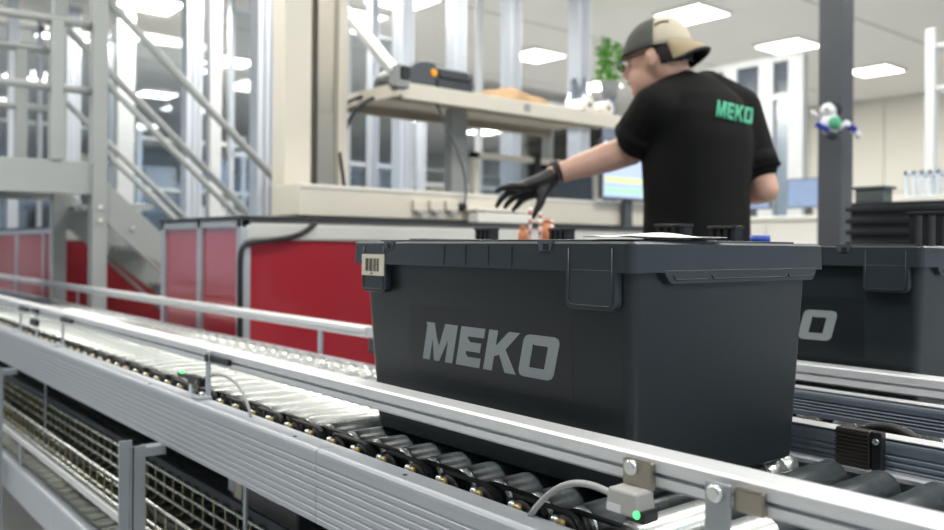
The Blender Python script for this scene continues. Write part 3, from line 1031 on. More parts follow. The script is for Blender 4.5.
# white label rolls with dark cores, and loose white paper
rolls = [(590, 'white label roll with dark core, left one at the shelf\'s right end'), (609, 'white label roll with dark core, right one at the shelf\'s right end')]
for px, lb in rolls:
    q = onX(px, 108, -3.14)
    t = thing('label_roll', lb, 'label roll', (-3.2, q.y, SHZ), 'white label rolls')
    MB().lathe([(0, .013), (0, .040), (.002, .042), (.148, .042), (.15, .040), (.15, .013)], (-3.29, q.y, SHZ + .0425), (1, 0, 0), 22, False).build('roll', WHITEPAPER, t)
    MB().lathe([(0, .0125), (.135, .0125)], (-3.285, q.y, SHZ + .0425), (1, 0, 0), 14).build('core', BLACK, t)
q0 = onX(553, 110, -3.2); q1 = onX(580, 110, -3.2)
vs = []
for i in range(13):
    for j in range(9):
        u, v = i / 12, j / 8
        vs.append((-3.14 - .25 * v, q0.y + (q1.y - q0.y + .04) * u, SHZ + .003 + .05 * u ** .7 * math.sin(math.pi * (.15 + .7 * v)) + .004 * math.sin(9 * u)))
fs = [(i * 9 + j, (i + 1) * 9 + j, (i + 1) * 9 + j + 1, i * 9 + j + 1) for i in range(12) for j in range(8)]
o = MB().add(vs, fs, True).build('paper_sheet', WHITEPAPER)
s_ = o.modifiers.new('thick', 'SOLIDIFY'); s_.thickness = .0015
tag(o, 'curled white paper beside the label rolls on the shelf', 'paper')

# cable over the red panel
pa = onX(316, 223, BX + .012); pb = onX(246, 244, BX + .012); pd = onX(240, 330, BX + .012)
pts = bez(pa, pa + Vector((0, -.08, -.07)), pb + Vector((0, .18, .03)), pb, 12) + bez(pb, pb + Vector((.01, -.04, -.03)), pd + Vector((.01, .0, .3)), pd + Vector((0, 0, -.3)), 14)[1:]
tag(MB().tube(pts, .011).build('hanging_cable', RUBBER), 'black cable looping over the bench beam and down the red panel', 'cable')

# aluminium window frame and monitor on the bench
q0 = onX(472, 152, -3.5); q1 = onX(600, 152, -3.5); qz = onX(472, 190, -3.5)
wf = thing('bench_window_frame', 'low beige framed clear panel behind the gloved hand', 'frame', (-3.5, (q0.y + q1.y) / 2, BT))
yA, yB, zt, zb = q0.y, q1.y, q0.z, BT + .10
MB().box((-3.52, yA, zt - .03), (-3.48, yB, zt)).build('top_bar', BEIGE, wf)
MB().box((-3.52, yA, BT), (-3.48, yB, zb + .03)).build('bottom_bar', BEIGE, wf)
MB().box((-3.52, yA, zb), (-3.48, yA + .035, zt)).build('side_bar', BEIGE, wf)
MB().box((-3.52, yB - .035, zb), (-3.48, yB, zt)).build('side_bar', BEIGE, wf)
ym = onX(535, 160, -3.5).y
MB().box((-3.52, ym - .025, zb), (-3.475, ym + .025, zt + .02)).build('dark_mullion', BLACK, wf)
MB().box((-3.503, yA + .03, zb + .02), (-3.497, yB - .03, zt - .02)).build('pane', CLEAR, wf)

q0 = onX(606, 200, -3.0)
mo = thing('monitor', 'monitor with pale blue screen behind the worker\'s elbow', 'monitor', (-3.1, q0.y + .27, BT))
yA, yB = q0.y, q0.y + .50
zb, zt = BT + .15, BT + .47
MB().box((-3.06, yA, zb), (-3.03, yB, zt)).build('case', PRINTER, mo, .004)
SCR = mat('screen_blue', '#a5b4d4', .3, emit=.8)
sc_ = MB().box((-3.0305, yA + .012, zb + .012), (-3.028, yB - .012, zt - .012)).build('screen', SCR, mo)
MB().box((-3.0285, yA + .02, zb + .09), (-3.0265, yB - .02, zb + .12)).build('yellow_bar', mat('screen_yellow', '#c3cf92', .3, emit=.8), sc_)
MB().box((-3.0285, yA + .02, zb + .03), (-3.0265, yB - .02, zb + .065)).build('green_bar', mat('screen_green', '#9cc7b3', .3, emit=.8), sc_)
MB().box((-3.08, yA + .22, BT + .01), (-3.055, yA + .28, zb + .1)).build('stand', PRINTER, mo)
MB().box((-3.14, yA + .14, BT), (-3.0, yA + .36, BT + .012)).build('foot', PRINTER, mo, .003)

# white device on the bench front and trays
q = onX(500, 211, -3.03)
wd = thing('white_scale', 'flat white scale on the workbench under the gloved fingertips', 'scale', (-3.03, q.y, BT))
MB().box((-3.08, q.y - .16, BT), (-3.0, q.y + .16, BT + .05)).build('base', WHITE, wd, .006)
MB().box((-3.09, q.y - .17, BT + .055), (-2.995, q.y + .17, BT + .066)).build('plate', WHITE, wd, .003)
for u in (-.1, .1):
    MB().cyl((-3.04, q.y + u, BT + .05), (-3.04, q.y + u, BT + .056), .012, 10).build('stud', DARKGREY, wd)

# small items standing on the hidden tote's lid
it = [(530, 'red and white striped marker left, standing behind the front tote', REDSTRIPE), (540, 'red and white striped marker, middle one behind the front tote', REDSTRIPE), (552, 'red and white striped marker right, standing behind the front tote', REDSTRIPE)]
yi = TY + .775 + .02
for k, (px, lb, m) in enumerate(it):
    q = onY(px, 240, yi)
    t = thing('marker_stick', lb, 'marker', (q.x, yi, z1 + .003), 'striped marker sticks')
    hh = (.11, .095, .07)[k]
    MB().cyl((q.x, yi, z1 + .003), (q.x, yi, z1 + .003 + hh), .005, 10).build('barrel', WHITE, t)
    for j in range(4):
        MB().cyl((q.x, yi, z1 + .008 + j * hh / 4), (q.x, yi, z1 + .008 + (j + .55) * hh / 4), .0056, 10).build('stripe', m, t)
for px, lb, zz in ((523, 'orange bottle left of the striped marker sticks', .035), (547, 'orange bottle between the striped marker sticks', .055)):
    q = onY(px, 240, yi + .07)
    t = thing('orange_bottle', lb, 'bottle', (q.x, yi + .07, z1 + .003), 'small orange bottles')
    MB().lathe([(0, .014), (.002, .016), (zz, .016), (zz + .008, .009), (zz + .012, .009)], (q.x, yi + .07, z1 + .003), (0, 0, 1), 14).build('body', ORANGE2, t)
    MB().cyl((q.x, yi + .07, z1 + .003 + zz + .010), (q.x, yi + .07, z1 + .003 + zz + .022), .010, 12).build('cap', ORANGE2, t)
q = onY(760, 240, TY + .770 - .10)
t = thing('tape_roll', 'blue roll of tape lying on the tote lid behind', 'tape', (q.x, TY + .67, z1 + .003))
MB().lathe([(0, .014), (0, .021), (.019, .021), (.019, .014)], (q.x, TY + .67, z1 + .003), (0, 0, 1), 22, False).build('roll', BLUE, t)
MB().lathe([(.001, .0138), (.018, .0138)], (q.x, TY + .67, z1 + .003), (0, 0, 1), 18).build('core', YELLOW, t)

# ================================================================== steel bridge stair over the conveyor
SX, SW = -4.74, .80
st = thing('bridge_stair', 'grey steel bridge stair with platform and handrails over the conveyor at left', 'stair', (SX - .4, 1.6, 0))
SY = 1.34
PZ0, PZ1 = 1.284, 1.455
for x in (SX, SX - SW):
    MB().box((x - .038, SY - .038, 0), (x + .038, SY + .038, 3.15)).build('post', GREYPAINT, st, .004)
    MB().box((x - .045, -.245, 0), (x + .045, -.155, 3.15)).build('post', GREYPAINT, st, .004)
    xm = x
    ym = onX(56, 100, SX).y
    MB().box((xm - .03, ym - .03, PZ1), (xm + .03, ym + .03, 2.17)).build('mid_post', GREYPAINT, st, .003)
    for z in (2.175, 1.83):
        MB().cyl((x, -.2, z), (x, SY, z), .022, 12).build('platform_rail', GREYPAINT, st)
MB().cyl((SX - .01, -.2, 2.02), (SX - .01, ym, 2.02), .012, 10).build('platform_rail', GREYPAINT, st)
MB().box((SX - .02, -.3, PZ0), (SX + .02, SY - .03, PZ1)).build('platform_fascia', GREYPAINT, st, .003)
MB().box((SX - SW - .02, -.3, PZ0), (SX - SW + .02, SY - .03, PZ1)).build('platform_fascia', GREYPAINT, st, .003)
MB().box((SX - SW, -.3, PZ1 - .05), (SX, SY, PZ1 - .02)).build('platform_deck', ZINC, st)
sl = -.92
for x in (SX + .0, SX - SW):
    a, b = SY + .04, SY + 1.52
    P = [(a, 1.36), (b, 1.36 + sl * (b - a)), (b, 1.13 + sl * (b - a)), (a, 1.13)]
    P = [(y, max(0, z)) for y, z in P]
    MB().prism(P, x - .012, x + .012, 'YZ').build('stringer', GREYPAINT, st, .003)
    MB().prism([(a, 1.155), (b - .1, 1.155 + sl * (b - .1 - a)), (b - .1, 1.13 + sl * (b - .1 - a)), (a, 1.13)], x + .012, x + .04, 'YZ').build('stringer_flange', GREYPAINT, st)
    for (z, r) in ((2.34, .024), (1.89, .018), (1.52, .016)):
        MB().cyl((x, SY + .03, z), (x, SY + 1.45, z + sl * 1.42), r, 12).build('stair_rail', GREYPAINT, st)
    MB().box((x - .02, SY + 1.40, 0), (x + .02, SY + 1.44, 2.34 + sl * 1.40)).build('rail_post', GREYPAINT, st)
for k in range(5):
    y = SY + .06 + k * .25
    z = 1.25 - k * .235
    MB().box((SX - SW + .012, y, z - .03), (SX - .012, y + .24, z)).build('tread', STEEL, st, .002)
for px, py in ((113, 229), (132, 229), (152, 265)):
    q = onX(px, py, SX + .012)
    MB().lathe([(0, .014), (.006, .014), (.01, .008)], q, (1, 0, 0), 10).build('bolt', STEEL, st)
for z in (1.15, 1.22):
    MB().lathe([(0, .010), (.006, .010)], (SX + .045, SY, z), (1, 0, 0), 10).build('bolt', WHITE, st)

# ================================================================== storage grid columns and clear panels behind
def grid_column(px, X, wdt, label, m=COLM, collar=False, z1_=3.5, grp='aluminium storage grid columns'):
    q = onX(px, 200, X)
    t = thing('grid_column', label, 'column', (X, q.y, 0), grp)
    s = wdt / 2
    g = MB()
    for (a, b) in ((-1, -.55), (-.16, .16), (.55, 1)):
        g.box((X - s, q.y + a * s, 0), (X + s, q.y + b * s, z1_))
    g.build('ridges', m, t)
    MB().box((X - s * .75, q.y - s * .9, 0), (X + s * .75, q.y + s * .9, z1_)).build('core', m, t)
    if collar:
        MB().lathe([(0, s * 1.5), (.18, s * 1.9), (.45, s * 1.1)], (X, q.y, 2.05), (0, 0, 1), 16).build('collar', FROST, t)
    MB().box((X - s - .02, q.y - s - .02, 0), (X + s + .02, q.y + s + .02, .02)).build('foot', m, t)
    return t


cols = [(191, -6.9, .18, 'striped aluminium column between the stair handrails'),
        (262, -5.0, .17, 'striped aluminium column just left of the wide white post'),
        (402, -5.2, .16, 'aluminium column just above the lamp arm joint'),
        (455, -5.0, .15, 'aluminium column rising behind the label printer'),
        (510, -5.4, .17, 'aluminium column rising behind the brown paper'),
        (578, -5.15, .19, 'aluminium column with clear collar left of the plant'),
        (70, -9.6, .22, 'aluminium column behind the platform mid post'),
        (420, -9.2, .15, 'slim aluminium column seen below the shelf'),
        (372, -5.8, .10, 'slim aluminium column left of the lamp arm'),
        (12, -9.0, .12, 'thin aluminium column at the left edge')]
for (px, X, wd_, lb) in cols:
    grid_column(px, X, wd_ * .72, lb, COLM, 'collar' in lb)
for (px, X, wd_, lb) in ((123, -9.2, .17, 'white square column right of the stair post'), (213, -6.9, .10, 'white square column beside the striped column'), (478, -5.6, .05, 'slim white column right of the printer'),
                         (345, -6.0, .06, 'slim white column right of the narrow bench post'), (230, -8.6, .06, 'slim white column far behind the stair rails')):
    q = onX(px, 200, X)
    t = thing('white_column', lb, 'column', (X, q.y, 0), 'white square columns')
    MB().box((X - wd_ / 2, q.y - wd_ / 2, 0), (X + wd_ / 2, q.y + wd_ / 2, 3.5)).build('shaft', COLW, t, .006)
    MB().box((X - wd_ / 2 - .03, q.y - wd_ / 2 - .03, 0), (X + wd_ / 2 + .03, q.y + wd_ / 2 + .03, .015)).build('foot', WHITE, t)
qa = onX(118, 34, -9.2); qb = onX(216, 52, -9.2)
t = thing('enclosure_beam', 'white horizontal beam joining the two white square columns', 'beam', (-9.2, qa.y, qa.z))
MB().box((-9.25, qa.y + .04, qa.z - .05), (-9.15, qb.y - .04, qa.z + .04)).build('bar', WHITE, t, .004)
MB().box((-9.21, qa.y + .04, .3), (-9.20, qb.y - .04, qa.z - .05)).build('clear_pane', CLEAR, t)
for X, a, b, lb in ((-7.8, 230, 400, 'large clear panel wall behind the workbench'), (-9.6, 400, 610, 'large clear panel wall far behind the shelf'), (-9.9, -40, 110, 'large clear panel wall behind the stair platform')):
    ya_, yb_ = onX(a, 200, X).y, onX(b, 200, X).y
    t = thing('clear_screen', lb, 'screen', (X, ya_, 0), 'clear panel walls')
    MB().box((X - .004, ya_, .05), (X + .004, yb_, 3.3)).build('pane', CLEAR, t)
    for y in (ya_, (ya_ + yb_) / 2, yb_):
        MB().box((X - .03, y - .02, 0), (X + .03, y + .02, 3.45)).build('mullion', ALU_MATT, t)
    for z in (.05, 1.9, 3.3):
        MB().box((X - .03, ya_, z - .02), (X + .03, yb_, z + .02)).build('rail', ALU_MATT, t)

# far shelving racks with pale bins
rnd = random.Random(3)
BINS = [mat('bin_white', '#d4d6d6', .5), mat('bin_grey', '#8d96a0', .5), mat('bin_blue', '#6f86a8', .5), mat('bin_beige', '#c4b69c', .6), mat('bin_dark', '#3c444e', .5)]
racks = [(-10.5, 0.6, 3.2, 'pale storage rack far behind the stair platform'), (-11.0, 3.6, 6.4, 'pale storage rack seen between the stair handrails'),
         (-12.0, 6.9, 9.8, 'pale storage rack seen below the overhead shelf'), (-12.5, 10.2, 13.0, 'pale storage rack behind the gloved hand')]
rshort = ('rack behind the platform', 'rack behind the handrails', 'rack below the shelf', 'rack behind the hand')
for ri, (X, ya_, yb_, lb) in enumerate(racks):
    t = thing('storage_rack', lb, 'rack', (X, ya_, 0), 'far storage racks')
    for y in (ya_, (ya_ + yb_) / 2, yb_):
        for x in (X, X - .7):
            MB().box((x - .03, y - .03, 0), (x + .03, y + .03, 2.5)).build('upright', ALU_MATT, t)
    for z in (.5, 1.15, 1.75, 2.4):
        MB().box((X - .72, ya_, z - .04), (X + .02, yb_, z)).build('shelf_board', WHITE, t)
    for tier, z in (('lower', 1.15), ('upper', 1.75)):
        y = ya_ + .1
        nb = 0
        while y < yb_ - .45:
            wd_ = rnd.uniform(.25, .5); hh = rnd.uniform(.18, .42)
            ci = rnd.randrange(5)
            m = BINS[ci]
            bn = thing('storage_bin', '%s bin, %s from left on the %s shelf of the %s' % (('white', 'grey', 'blue', 'beige', 'dark')[ci], ('first', 'second', 'third', 'fourth', 'fifth', 'sixth', 'seventh', 'eighth')[nb], tier, rshort[ri]), 'bin', (X - .3, y, z), 'bins on the far racks')
            MB().box((X - .6, y, z), (X - .04, y + wd_, z + hh)).build('body', m, bn)
            MB().box((X - .61, y - .01, z + hh - .03), (X - .03, y + wd_ + .01, z + hh)).build('rim', m, bn)
            y += wd_ + rnd.uniform(.05, .35)
            nb += 1
# dark machines far away
for px, py, sz, hz, X, lb in ((20, 130, 1.6, 1.5, -14.5, 'blue grey machine far behind the platform rails'), (165, 140, 1.4, 1.6, -15.0, 'blue grey machine far behind the stair rails'),
                              (372, 150, 1.6, 1.5, -16.0, 'blue grey machine far behind the clear panel wall'), (600, 120, .8, 1.9, -10.8, 'navy cabinet far behind the plant')):
    q = onX(px, py, X)
    t = thing('machine_cabinet', lb, 'machine', (X, q.y, 0))
    MB().box((X - .8, q.y - sz / 2, .1), (X, q.y + sz / 2, hz + .55)).build('housing', NAVY, t, .02)
    MB().box((X - .01, q.y - sz * .4, 1.1), (X + .02, q.y + sz * .4, hz + .2)).build('front_window', mat('machine_window', '#5a6675', .3), t)
    MB().box((X - .75, q.y - sz * .45, 0), (X - .05, q.y + sz * .45, .1)).build('plinth', DARKGREY, t)

# plant behind the worker's face
q = onX(610, 66, -5.6)
pl = thing('potted_plant', 'bright green leafy plant beside the worker\'s face', 'plant', (q.x, q.y, 0))
pz = q.z - .16
MB().lathe([(0, .07), (.14, .10), (.15, .10), (.15, .085), (.12, .08)], (q.x, q.y, pz - .15), (0, 0, 1), 18).build('pot', TERRA, pl)
MB().box((q.x - .05, q.y - .05, 0), (q.x + .05, q.y + .05, pz - .15)).build('stand_post', NAVY, pl, .004)
MB().box((q.x - .12, q.y - .12, 0), (q.x + .12, q.y + .12, .02)).build('stand_foot', NAVY, pl)
MB().cyl((q.x, q.y, pz - .03), (q.x, q.y, pz + .22), .012, 8).build('stem', LEAF, pl)
me_leaf = MB().add([(0, 0, 0), (.02, .022, .008), (.05, .030, .010), (.085, 0, -.006), (.05, -.030, .010), (.02, -.022, .008), (.045, 0, .001)],
                   [(0, 1, 6), (1, 2, 6), (2, 3, 6), (3, 4, 6), (4, 5, 6), (5, 0, 6)], True).mesh('leaf')
me_leaf.materials.append(LEAF)
for k in range(130):
    a = rnd.uniform(0, 6.28); el = rnd.uniform(-.5, 1.2); rr = rnd.uniform(.01, .125)
    M = shift(q.x + math.cos(a) * rr, q.y + math.sin(a) * rr, pz + .20 + rnd.uniform(-.21, .20)) @ Matrix.Rotation(a, 4, 'Z') @ Matrix.Rotation(-el, 4, 'Y') @ Matrix.Rotation(rnd.uniform(-.6, .6), 4, 'X')
    l = put('leaf', me_leaf, pl); l.matrix_basis = M

# ================================================================== right side
# dark column with plush toy
q = _w(835, 200, 4.3)
dc = thing('building_column', 'dark grey square steel column right of the worker', 'column', (q.x, q.y, 0))
R2 = Matrix.Translation((q.x, q.y, 0)) @ Matrix.Rotation(math.radians(0), 4, 'Z')
s = .062
MB().box((-s, -s, 0), (s, s, CEIL_Z)).build('shaft', DARKGREY, dc, .006).matrix_basis = R2
MB().box((-s - .03, -s - .03, 0), (s + .03, s + .03, .02)).build('base_plate', DARKGREY, dc).matrix_basis = R2

pu = thing('plush_toy', 'blue, white and green plush toy strapped to the dark column', 'toy', (q.x + .09, q.y - .09, 1.55))
c0 = _w(830, 124, 4.16)
rt = Vector((CA, SA, 0)); fw = Vector((-SA, CA, 0)); up = Vector((0, 0, 1))
def pp(a, b, c):
    return c0 + (rt * a + fw * b + up * c) * 1.25
PW_ = mat('plush_white', '#cfd2d6', .9); PB = mat('plush_blue', '#27348a', .9); PG = mat('plush_green', '#4d9a78', .9); PK = mat('plush_dark', '#2a2d33', .9)
bd = MB().ball(pp(0, 0, 0), (.048, .048, .055)).build('body', PW_, pu)
MB().ball(pp(.006, -.022, .0), (.036, .036, .034)).build('chest', PG, pu)
MB().ball(pp(-.005, 0, .052), (.042, .042, .038)).build('head', PW_, pu)
MB().ball(pp(.014, .004, .060), (.043, .043, .040)).build('hood', PK, pu)
MB().ball(pp(-.03, -.04, .05), (.008, .008, .008)).build('eye', INK, pu)
MB().tube([pp(.02, -.03, -.02), pp(.05, -.03, .0), pp(.085, -.03, -.035), pp(.105, -.03, -.055)], .016).build('arm', PW_, pu)
MB().tube([pp(.06, -.032, -.01), pp(.085, -.032, -.03)], .0175).build('sleeve', PB, pu)
MB().tube([pp(-.02, -.03, -.03), pp(-.045, -.03, -.015), pp(-.065, -.03, -.005)], .015).build('arm', PB, pu)
MB().tube([pp(-.055, -.03, .02), pp(-.085, -.03, .045)], .008).build('white_tuft', PW_, pu)
MB().ball(pp(0, -.02, -.05), (.03, .03, .02)).build('belly_band', PK, pu)

# stack of black crates behind the right tote
q = _w(845, 230, 3.0)
cx0 = q.x; cy0 = q.y
for k in range(7):
    z = k * .171
    nm = ('bottom', 'second', 'third', 'fourth', 'fifth', 'sixth', 'topmost')[k]
    t = thing('ribbed_crate', 'black ribbed crate, %s in the stack behind the right tote' % nm, 'crate', (cx0 + .3, cy0 + .3, z), 'stacked black crates')
    MB().box((cx0 + .012, cy0 + .012, z), (cx0 + .60, cy0 + .60, z + .165)).build('body', CRATE, t, .004)
    for j in range(4):
        MB().box((cx0, cy0, z + .012 + j * .040), (cx0 + .61, cy0 + .61, z + .030 + j * .040)).build('rib', CRATE, t, .003)
q = _w(858, 192, 3.25)
t = thing('small_bin', 'small grey green bin on top of the black crate stack by the column', 'bin', (cx0 + .07, cy0 + .06, 1.192))
MB().box((cx0 + .02, cy0 + .03, 1.192), (cx0 + .12, cy0 + .10, 1.245)).build('body', mat('grey_green', '#5c6866', .5), t, .004)
MB().box((cx0 + .01, cy0 + .02, 1.238), (cx0 + .13, cy0 + .11, 1.248)).build('rim', mat('grey_green', '#5c6866', .5), t, .002)

# white rack post and clear crates at the far right
q = _w(931, 150, 6.5)
t = thing('rack_upright', 'white rack frame rising at the right edge', 'rack', (q.x, q.y, 0))
for (dx, dy) in ((0, 0), (.9, .3), (0, .6), (.9, .9)):
    MB().box((q.x + dx - .035, q.y + dy - .035, 0), (q.x + dx + .035, q.y + dy + .035, 2.72)).build('upright', COLW, t, .004)
for z in (1.40, 2.28, 2.60):
    MB().box((q.x, q.y - .02, z - .03), (q.x + .9, q.y + .92, z)).build('shelf_board', COLW, t)
zsh = 1.40
q2 = _w(905, 195, 4.7)
for k in range(2):
    x0, y0 = q2.x + k * .30, q2.y + k * .1
    t = thing('clear_crate', 'clear ribbed plastic crate %s at the right edge' % ('left' if k == 0 else 'right'), 'crate', (x0 + .13, y0 + .15, 0), 'clear ribbed crates')
    MB().box((x0, y0, 1.32), (x0 + .27, y0 + .3, 1.325)).build('floor_plate', PALEBLUE, t)
    for j in range(7):
        MB().box((x0 + j * .042, y0 - .01, 1.32), (x0 + j * .042 + .018, y0 + .005, 1.46)).build('slat', PALEBLUE, t)
        MB().box((x0 + .262, y0 + j * .045, 1.32), (x0 + .275, y0 + j * .045 + .018, 1.46)).build('slat', PALEBLUE, t)
    MB().box((x0 - .01, y0 - .01, 1.44), (x0 + .28, y0 + .31, 1.46)).build('rim', PALEBLUE, t)
t = thing('side_table', 'pale table carrying the clear ribbed crates', 'table', (q2.x + .3, q2.y + .2, 0))
MB().box((q2.x - .1, q2.y - .1, 1.28), (q2.x + .9, q2.y + .6, 1.32)).build('top', WHITE, t, .004)
for dx in (-.05, .85):
    for dy in (-.05, .55):
        MB().box((q2.x + dx - .025, q2.y + dy - .025, 0), (q2.x + dx + .025, q2.y + dy + .025, 1.28)).build('leg', WHITE, t)

# glazed partition behind the worker's shoulder
PYp = 8.6
gp = thing('glazed_partition', 'white framed glazed partition right of the worker\'s shoulder', 'partition', (-3.5, PYp, 0))
pxs = (700, 731, 767, 797)
ztop = onY(735, 66, PYp).z
ptsx = [onY(p_, 200, PYp).x for p_ in pxs]
for x in ptsx:
    MB().box((x - .09, PYp - .05, 0), (x + .09, PYp + .05, ztop)).build('post', COLW, gp, .006)
for z in (ztop, ztop - .42, 1.15):
    MB().box((ptsx[0], PYp - .04, z - .05), (ptsx[-1], PYp + .04, z + .02)).build('beam', COLW, gp)
for a, b in zip(ptsx, ptsx[1:]):
    MB().box((a + .09, PYp - .01, ztop - .40), (b - .09, PYp + .01, ztop - .05)).build('dark_pane', mat('dark_glass', '#4a525c', .15), gp)
    MB().box((a + .09, PYp - .005, 1.17), (b - .09, PYp + .005, ztop - .47)).build('clear_pane', FROST, gp)
    MB().box((a + .09, PYp - .02, .05), (b - .09, PYp + .02, 1.10)).build('lower_panel', COLW, gp)
# white counter with monitors
q = _w(790, 236, 6.4)
t = thing('white_counter', 'white counter between the worker and the dark column', 'counter', (q.x, q.y, 0))
zc = onY(790, 216, q.y).z
MB().box((q.x - 1.3, q.y, 0), (q.x + .9, q.y + .6, zc - .03)).build('body', WHITE, t, .005)
MB().box((q.x - 1.35, q.y - .03, zc - .03), (q.x + .95, q.y + .63, zc)).build('top', WHITE, t, .005)
for k in range(4):
    x = q.x - 1.25 + k * .55
    MB().box((x, q.y - .012, .1), (x + .5, q.y, zc - .06)).build('door', WHITE, t, .003)
for k, (px, lb) in enumerate(((808, 'bluish monitor on the white counter left of the dark column'), (752, 'bluish monitor on the white counter behind the worker\'s elbow'))):
    m0 = onY(px, 200, q.y + .25)
    t = thing('monitor', lb, 'monitor', (m0.x, q.y + .25, zc), 'monitors on the white counter')
    MB().box((m0.x - .17, q.y + .24, zc + .07), (m0.x + .17, q.y + .27, zc + .30)).build('case', PRINTER, t, .004)
    MB().box((m0.x - .16, q.y + .236, zc + .08), (m0.x + .16, q.y + .241, zc + .29)).build('screen', mat('screen_dim', '#7d8fae', .3, emit=.25), t)
    MB().box((m0.x - .03, q.y + .255, zc), (m0.x + .03, q.y + .27, zc + .10)).build('stand', PRINTER, t)

# ================================================================== the worker
PD = 2.75                       # distance from the camera
PS = FPX / PD                   # photo pixels per metre there
pc0 = _w(690, 247, PD)
person = thing('person', 'person in black t-shirt and backwards cap reaching left with a black glove', 'person', (pc0.x, pc0.y, 0))
RT = Vector((CA, SA, 0)); FW = Vector((-SA, CA, 0)); UP = Vector((0, 0, 1))


def L(px, py, dy=0.0):
    """photo position at the worker's distance, dy metres further away"""
    s = (PD + dy) / PD
    base = _w(px, py, PD + dy)
    return base


SKIN = mat('skin', '#bd9887', .55, 0, .06, (30, 30, 30))
SHIRT = mat('black_cotton', '#090a0b', .9, 0, .2, (40, 40, 40), .05, .9, 14, spec=.25)
TROUS = mat('dark_trousers', '#1c1f26', .85, 0, .1, (40, 40, 40))
GLOVE = mat('black_glove', '#15161a', .5, 0, .15, (40, 40, 40), .08, .2, 200)
HAIR = mat('dark_hair', '#1b1512', .6, 0, .3, (80, 80, 20))
CAPG = mat('olive_grey_cloth', '#4d4f4a', .85, 0, .1, (60, 60, 60))
CAPC = mat('cream_mesh', '#b5af9d', .85, 0, .08, (60, 60, 60))
CAPB = mat('tan_brim', '#9a8b70', .8, 0, .08, (60, 60, 60))
SHOE = mat('shoe_black', '#17181a', .6)


def chain(mb, pts, n=14):
    """tapered capsule chain: pts = [(Vector, radius), ...]"""
    for i, (p, r) in enumerate(pts):
        mb.ball(p, r, n, 8)
        if i:
            q, r0 = pts[i - 1]
            mb.cyl(q, p, r0, n, r)


def remesh(mb, name, m, parent, voxel, smooth=4, sub=0):
    me = mb.mesh(name)
    ob = bpy.data.objects.new(name, me)
    COL.objects.link(ob)
    r = ob.modifiers.new('remesh', 'REMESH'); r.mode = 'VOXEL'; r.voxel_size = voxel; r.use_smooth_shade = True
    if smooth:
        s_ = ob.modifiers.new('smooth', 'SMOOTH'); s_.factor = .5; s_.iterations = smooth
    dg = bpy.context.evaluated_depsgraph_get()
    dg.update()
    ev = ob.evaluated_get(dg)
    me2 = bpy.data.meshes.new_from_object(ev)
    me2.name = name
    bpy.data.objects.remove(ob)
    me2.materials.clear(); me2.materials.append(m)
    me2.polygons.foreach_set('use_smooth', [True] * len(me2.polygons))
    return put(name, me2, parent)


def ering(c, a, b, ax, bx, n=28, ex=1.0):
    def pw(v):
        return math.copysign(abs(v) ** ex, v)
    return [c + ax * (a * pw(math.cos(2 * math.pi * k / n))) + bx * (b * pw(math.sin(2 * math.pi * k / n))) for k in range(n)]


def eloft(mb, rings, n=28):
    vs = [v for r in rings for v in r]
    fs = []
    for j in range(len(rings) - 1):
        for i in range(n):
            fs.append((j * n + i, j * n + (i + 1) % n, (j + 1) * n + (i + 1) % n, (j + 1) * n + i))
    fs.append(tuple(reversed(range(n)))); fs.append(tuple((len(rings) - 1) * n + i for i in range(n)))
    mb.add(vs, fs, True)


ta = math.radians(37)
BF = (RT * -math.sin(ta) + FW * math.cos(ta))           # where the chest faces
BR = (RT * math.cos(ta) + FW * math.sin(ta))            # towards the person's right


def tor(px, py):
    return L(px, py)


SLp, SRp = L(655, 110, -.10), L(739, 109, .11)
EL, WLp = L(631, 150, .03), L(553, 175, .02)
ER, WRp = L(766, 190, .05), L(735, 196, .30)

# shirt: torso rings + sleeves
mb = MB()
rings = []
for (px, py, a, b) in ((698, 300, .185, .145), (698, 262, .188, .147), (697, 238, .190, .145), (697, 205, .190, .142), (697, 170, .196, .146), (697, 140, .202, .150), (697, 118, .196, .140), (696, 100, .165, .120), (692, 86, .115, .092), (687, 76, .075, .072)):
    rings.append(ering(tor(px, py), a * .98, b * .97, BR, BF, 28, .82))
eloft(mb, rings)
chain(mb, [(L(684, 93, -.03), .075), (SLp, .078), (SLp.lerp(EL, .35), .079), (SLp.lerp(EL, .62), .077)])
chain(mb, [(L(706, 93, .03), .075), (SRp, .074), (SRp.lerp(ER, .40), .070), (SRp.lerp(ER, .70), .066)])
shirt = remesh(mb, 'shirt', SHIRT, person, .009, 5)
# sleeve hems
for (S_, E_, f_, r_) in ((SLp, EL, .62, .080), (SRp, ER, .70, .0685)):
    c = S_.lerp(E_, f_ + .06); d_ = (E_ - S_).normalized(); x_ = d_.orthogonal().normalized(); y_ = d_.cross(x_)
    ring = [c + (x_ * math.cos(2 * math.pi * k / 22) + y_ * math.sin(2 * math.pi * k / 22)) * r_ for k in range(23)]
    MB().tube(ring, .003, 6).build('sleeve_hem', SHIRT, shirt)
    ring0 = [v - d_ * .05 for v in ring]
    g = MB(); vs = ring0[:-1] + ring[:-1]; n = 22
    g.add(vs, [(i, (i + 1) % n, n + (i + 1) % n, n + i) for i in range(n)], True)
    o = g.build('sleeve_cuff', SHIRT, shirt)
    sm_ = o.modifiers.new('thick', 'SOLIDIFY'); sm_.thickness = .004

# body: head, neck, arms as one surface
hf = (RT * -.84 + FW * .50 - UP * .14).normalized()      # facing, a little down
hs = hf.cross(UP).normalized()                           # person's right (away)
hu = hs.cross(hf).normalized()
HM = Matrix((hf, hs * -1, hu)).transposed()              # local x = facing, y = towards camera side, z = up
HC = L(655, 59)


def H(x, y, z):
    return HC + HM @ Vector((x, y, z))


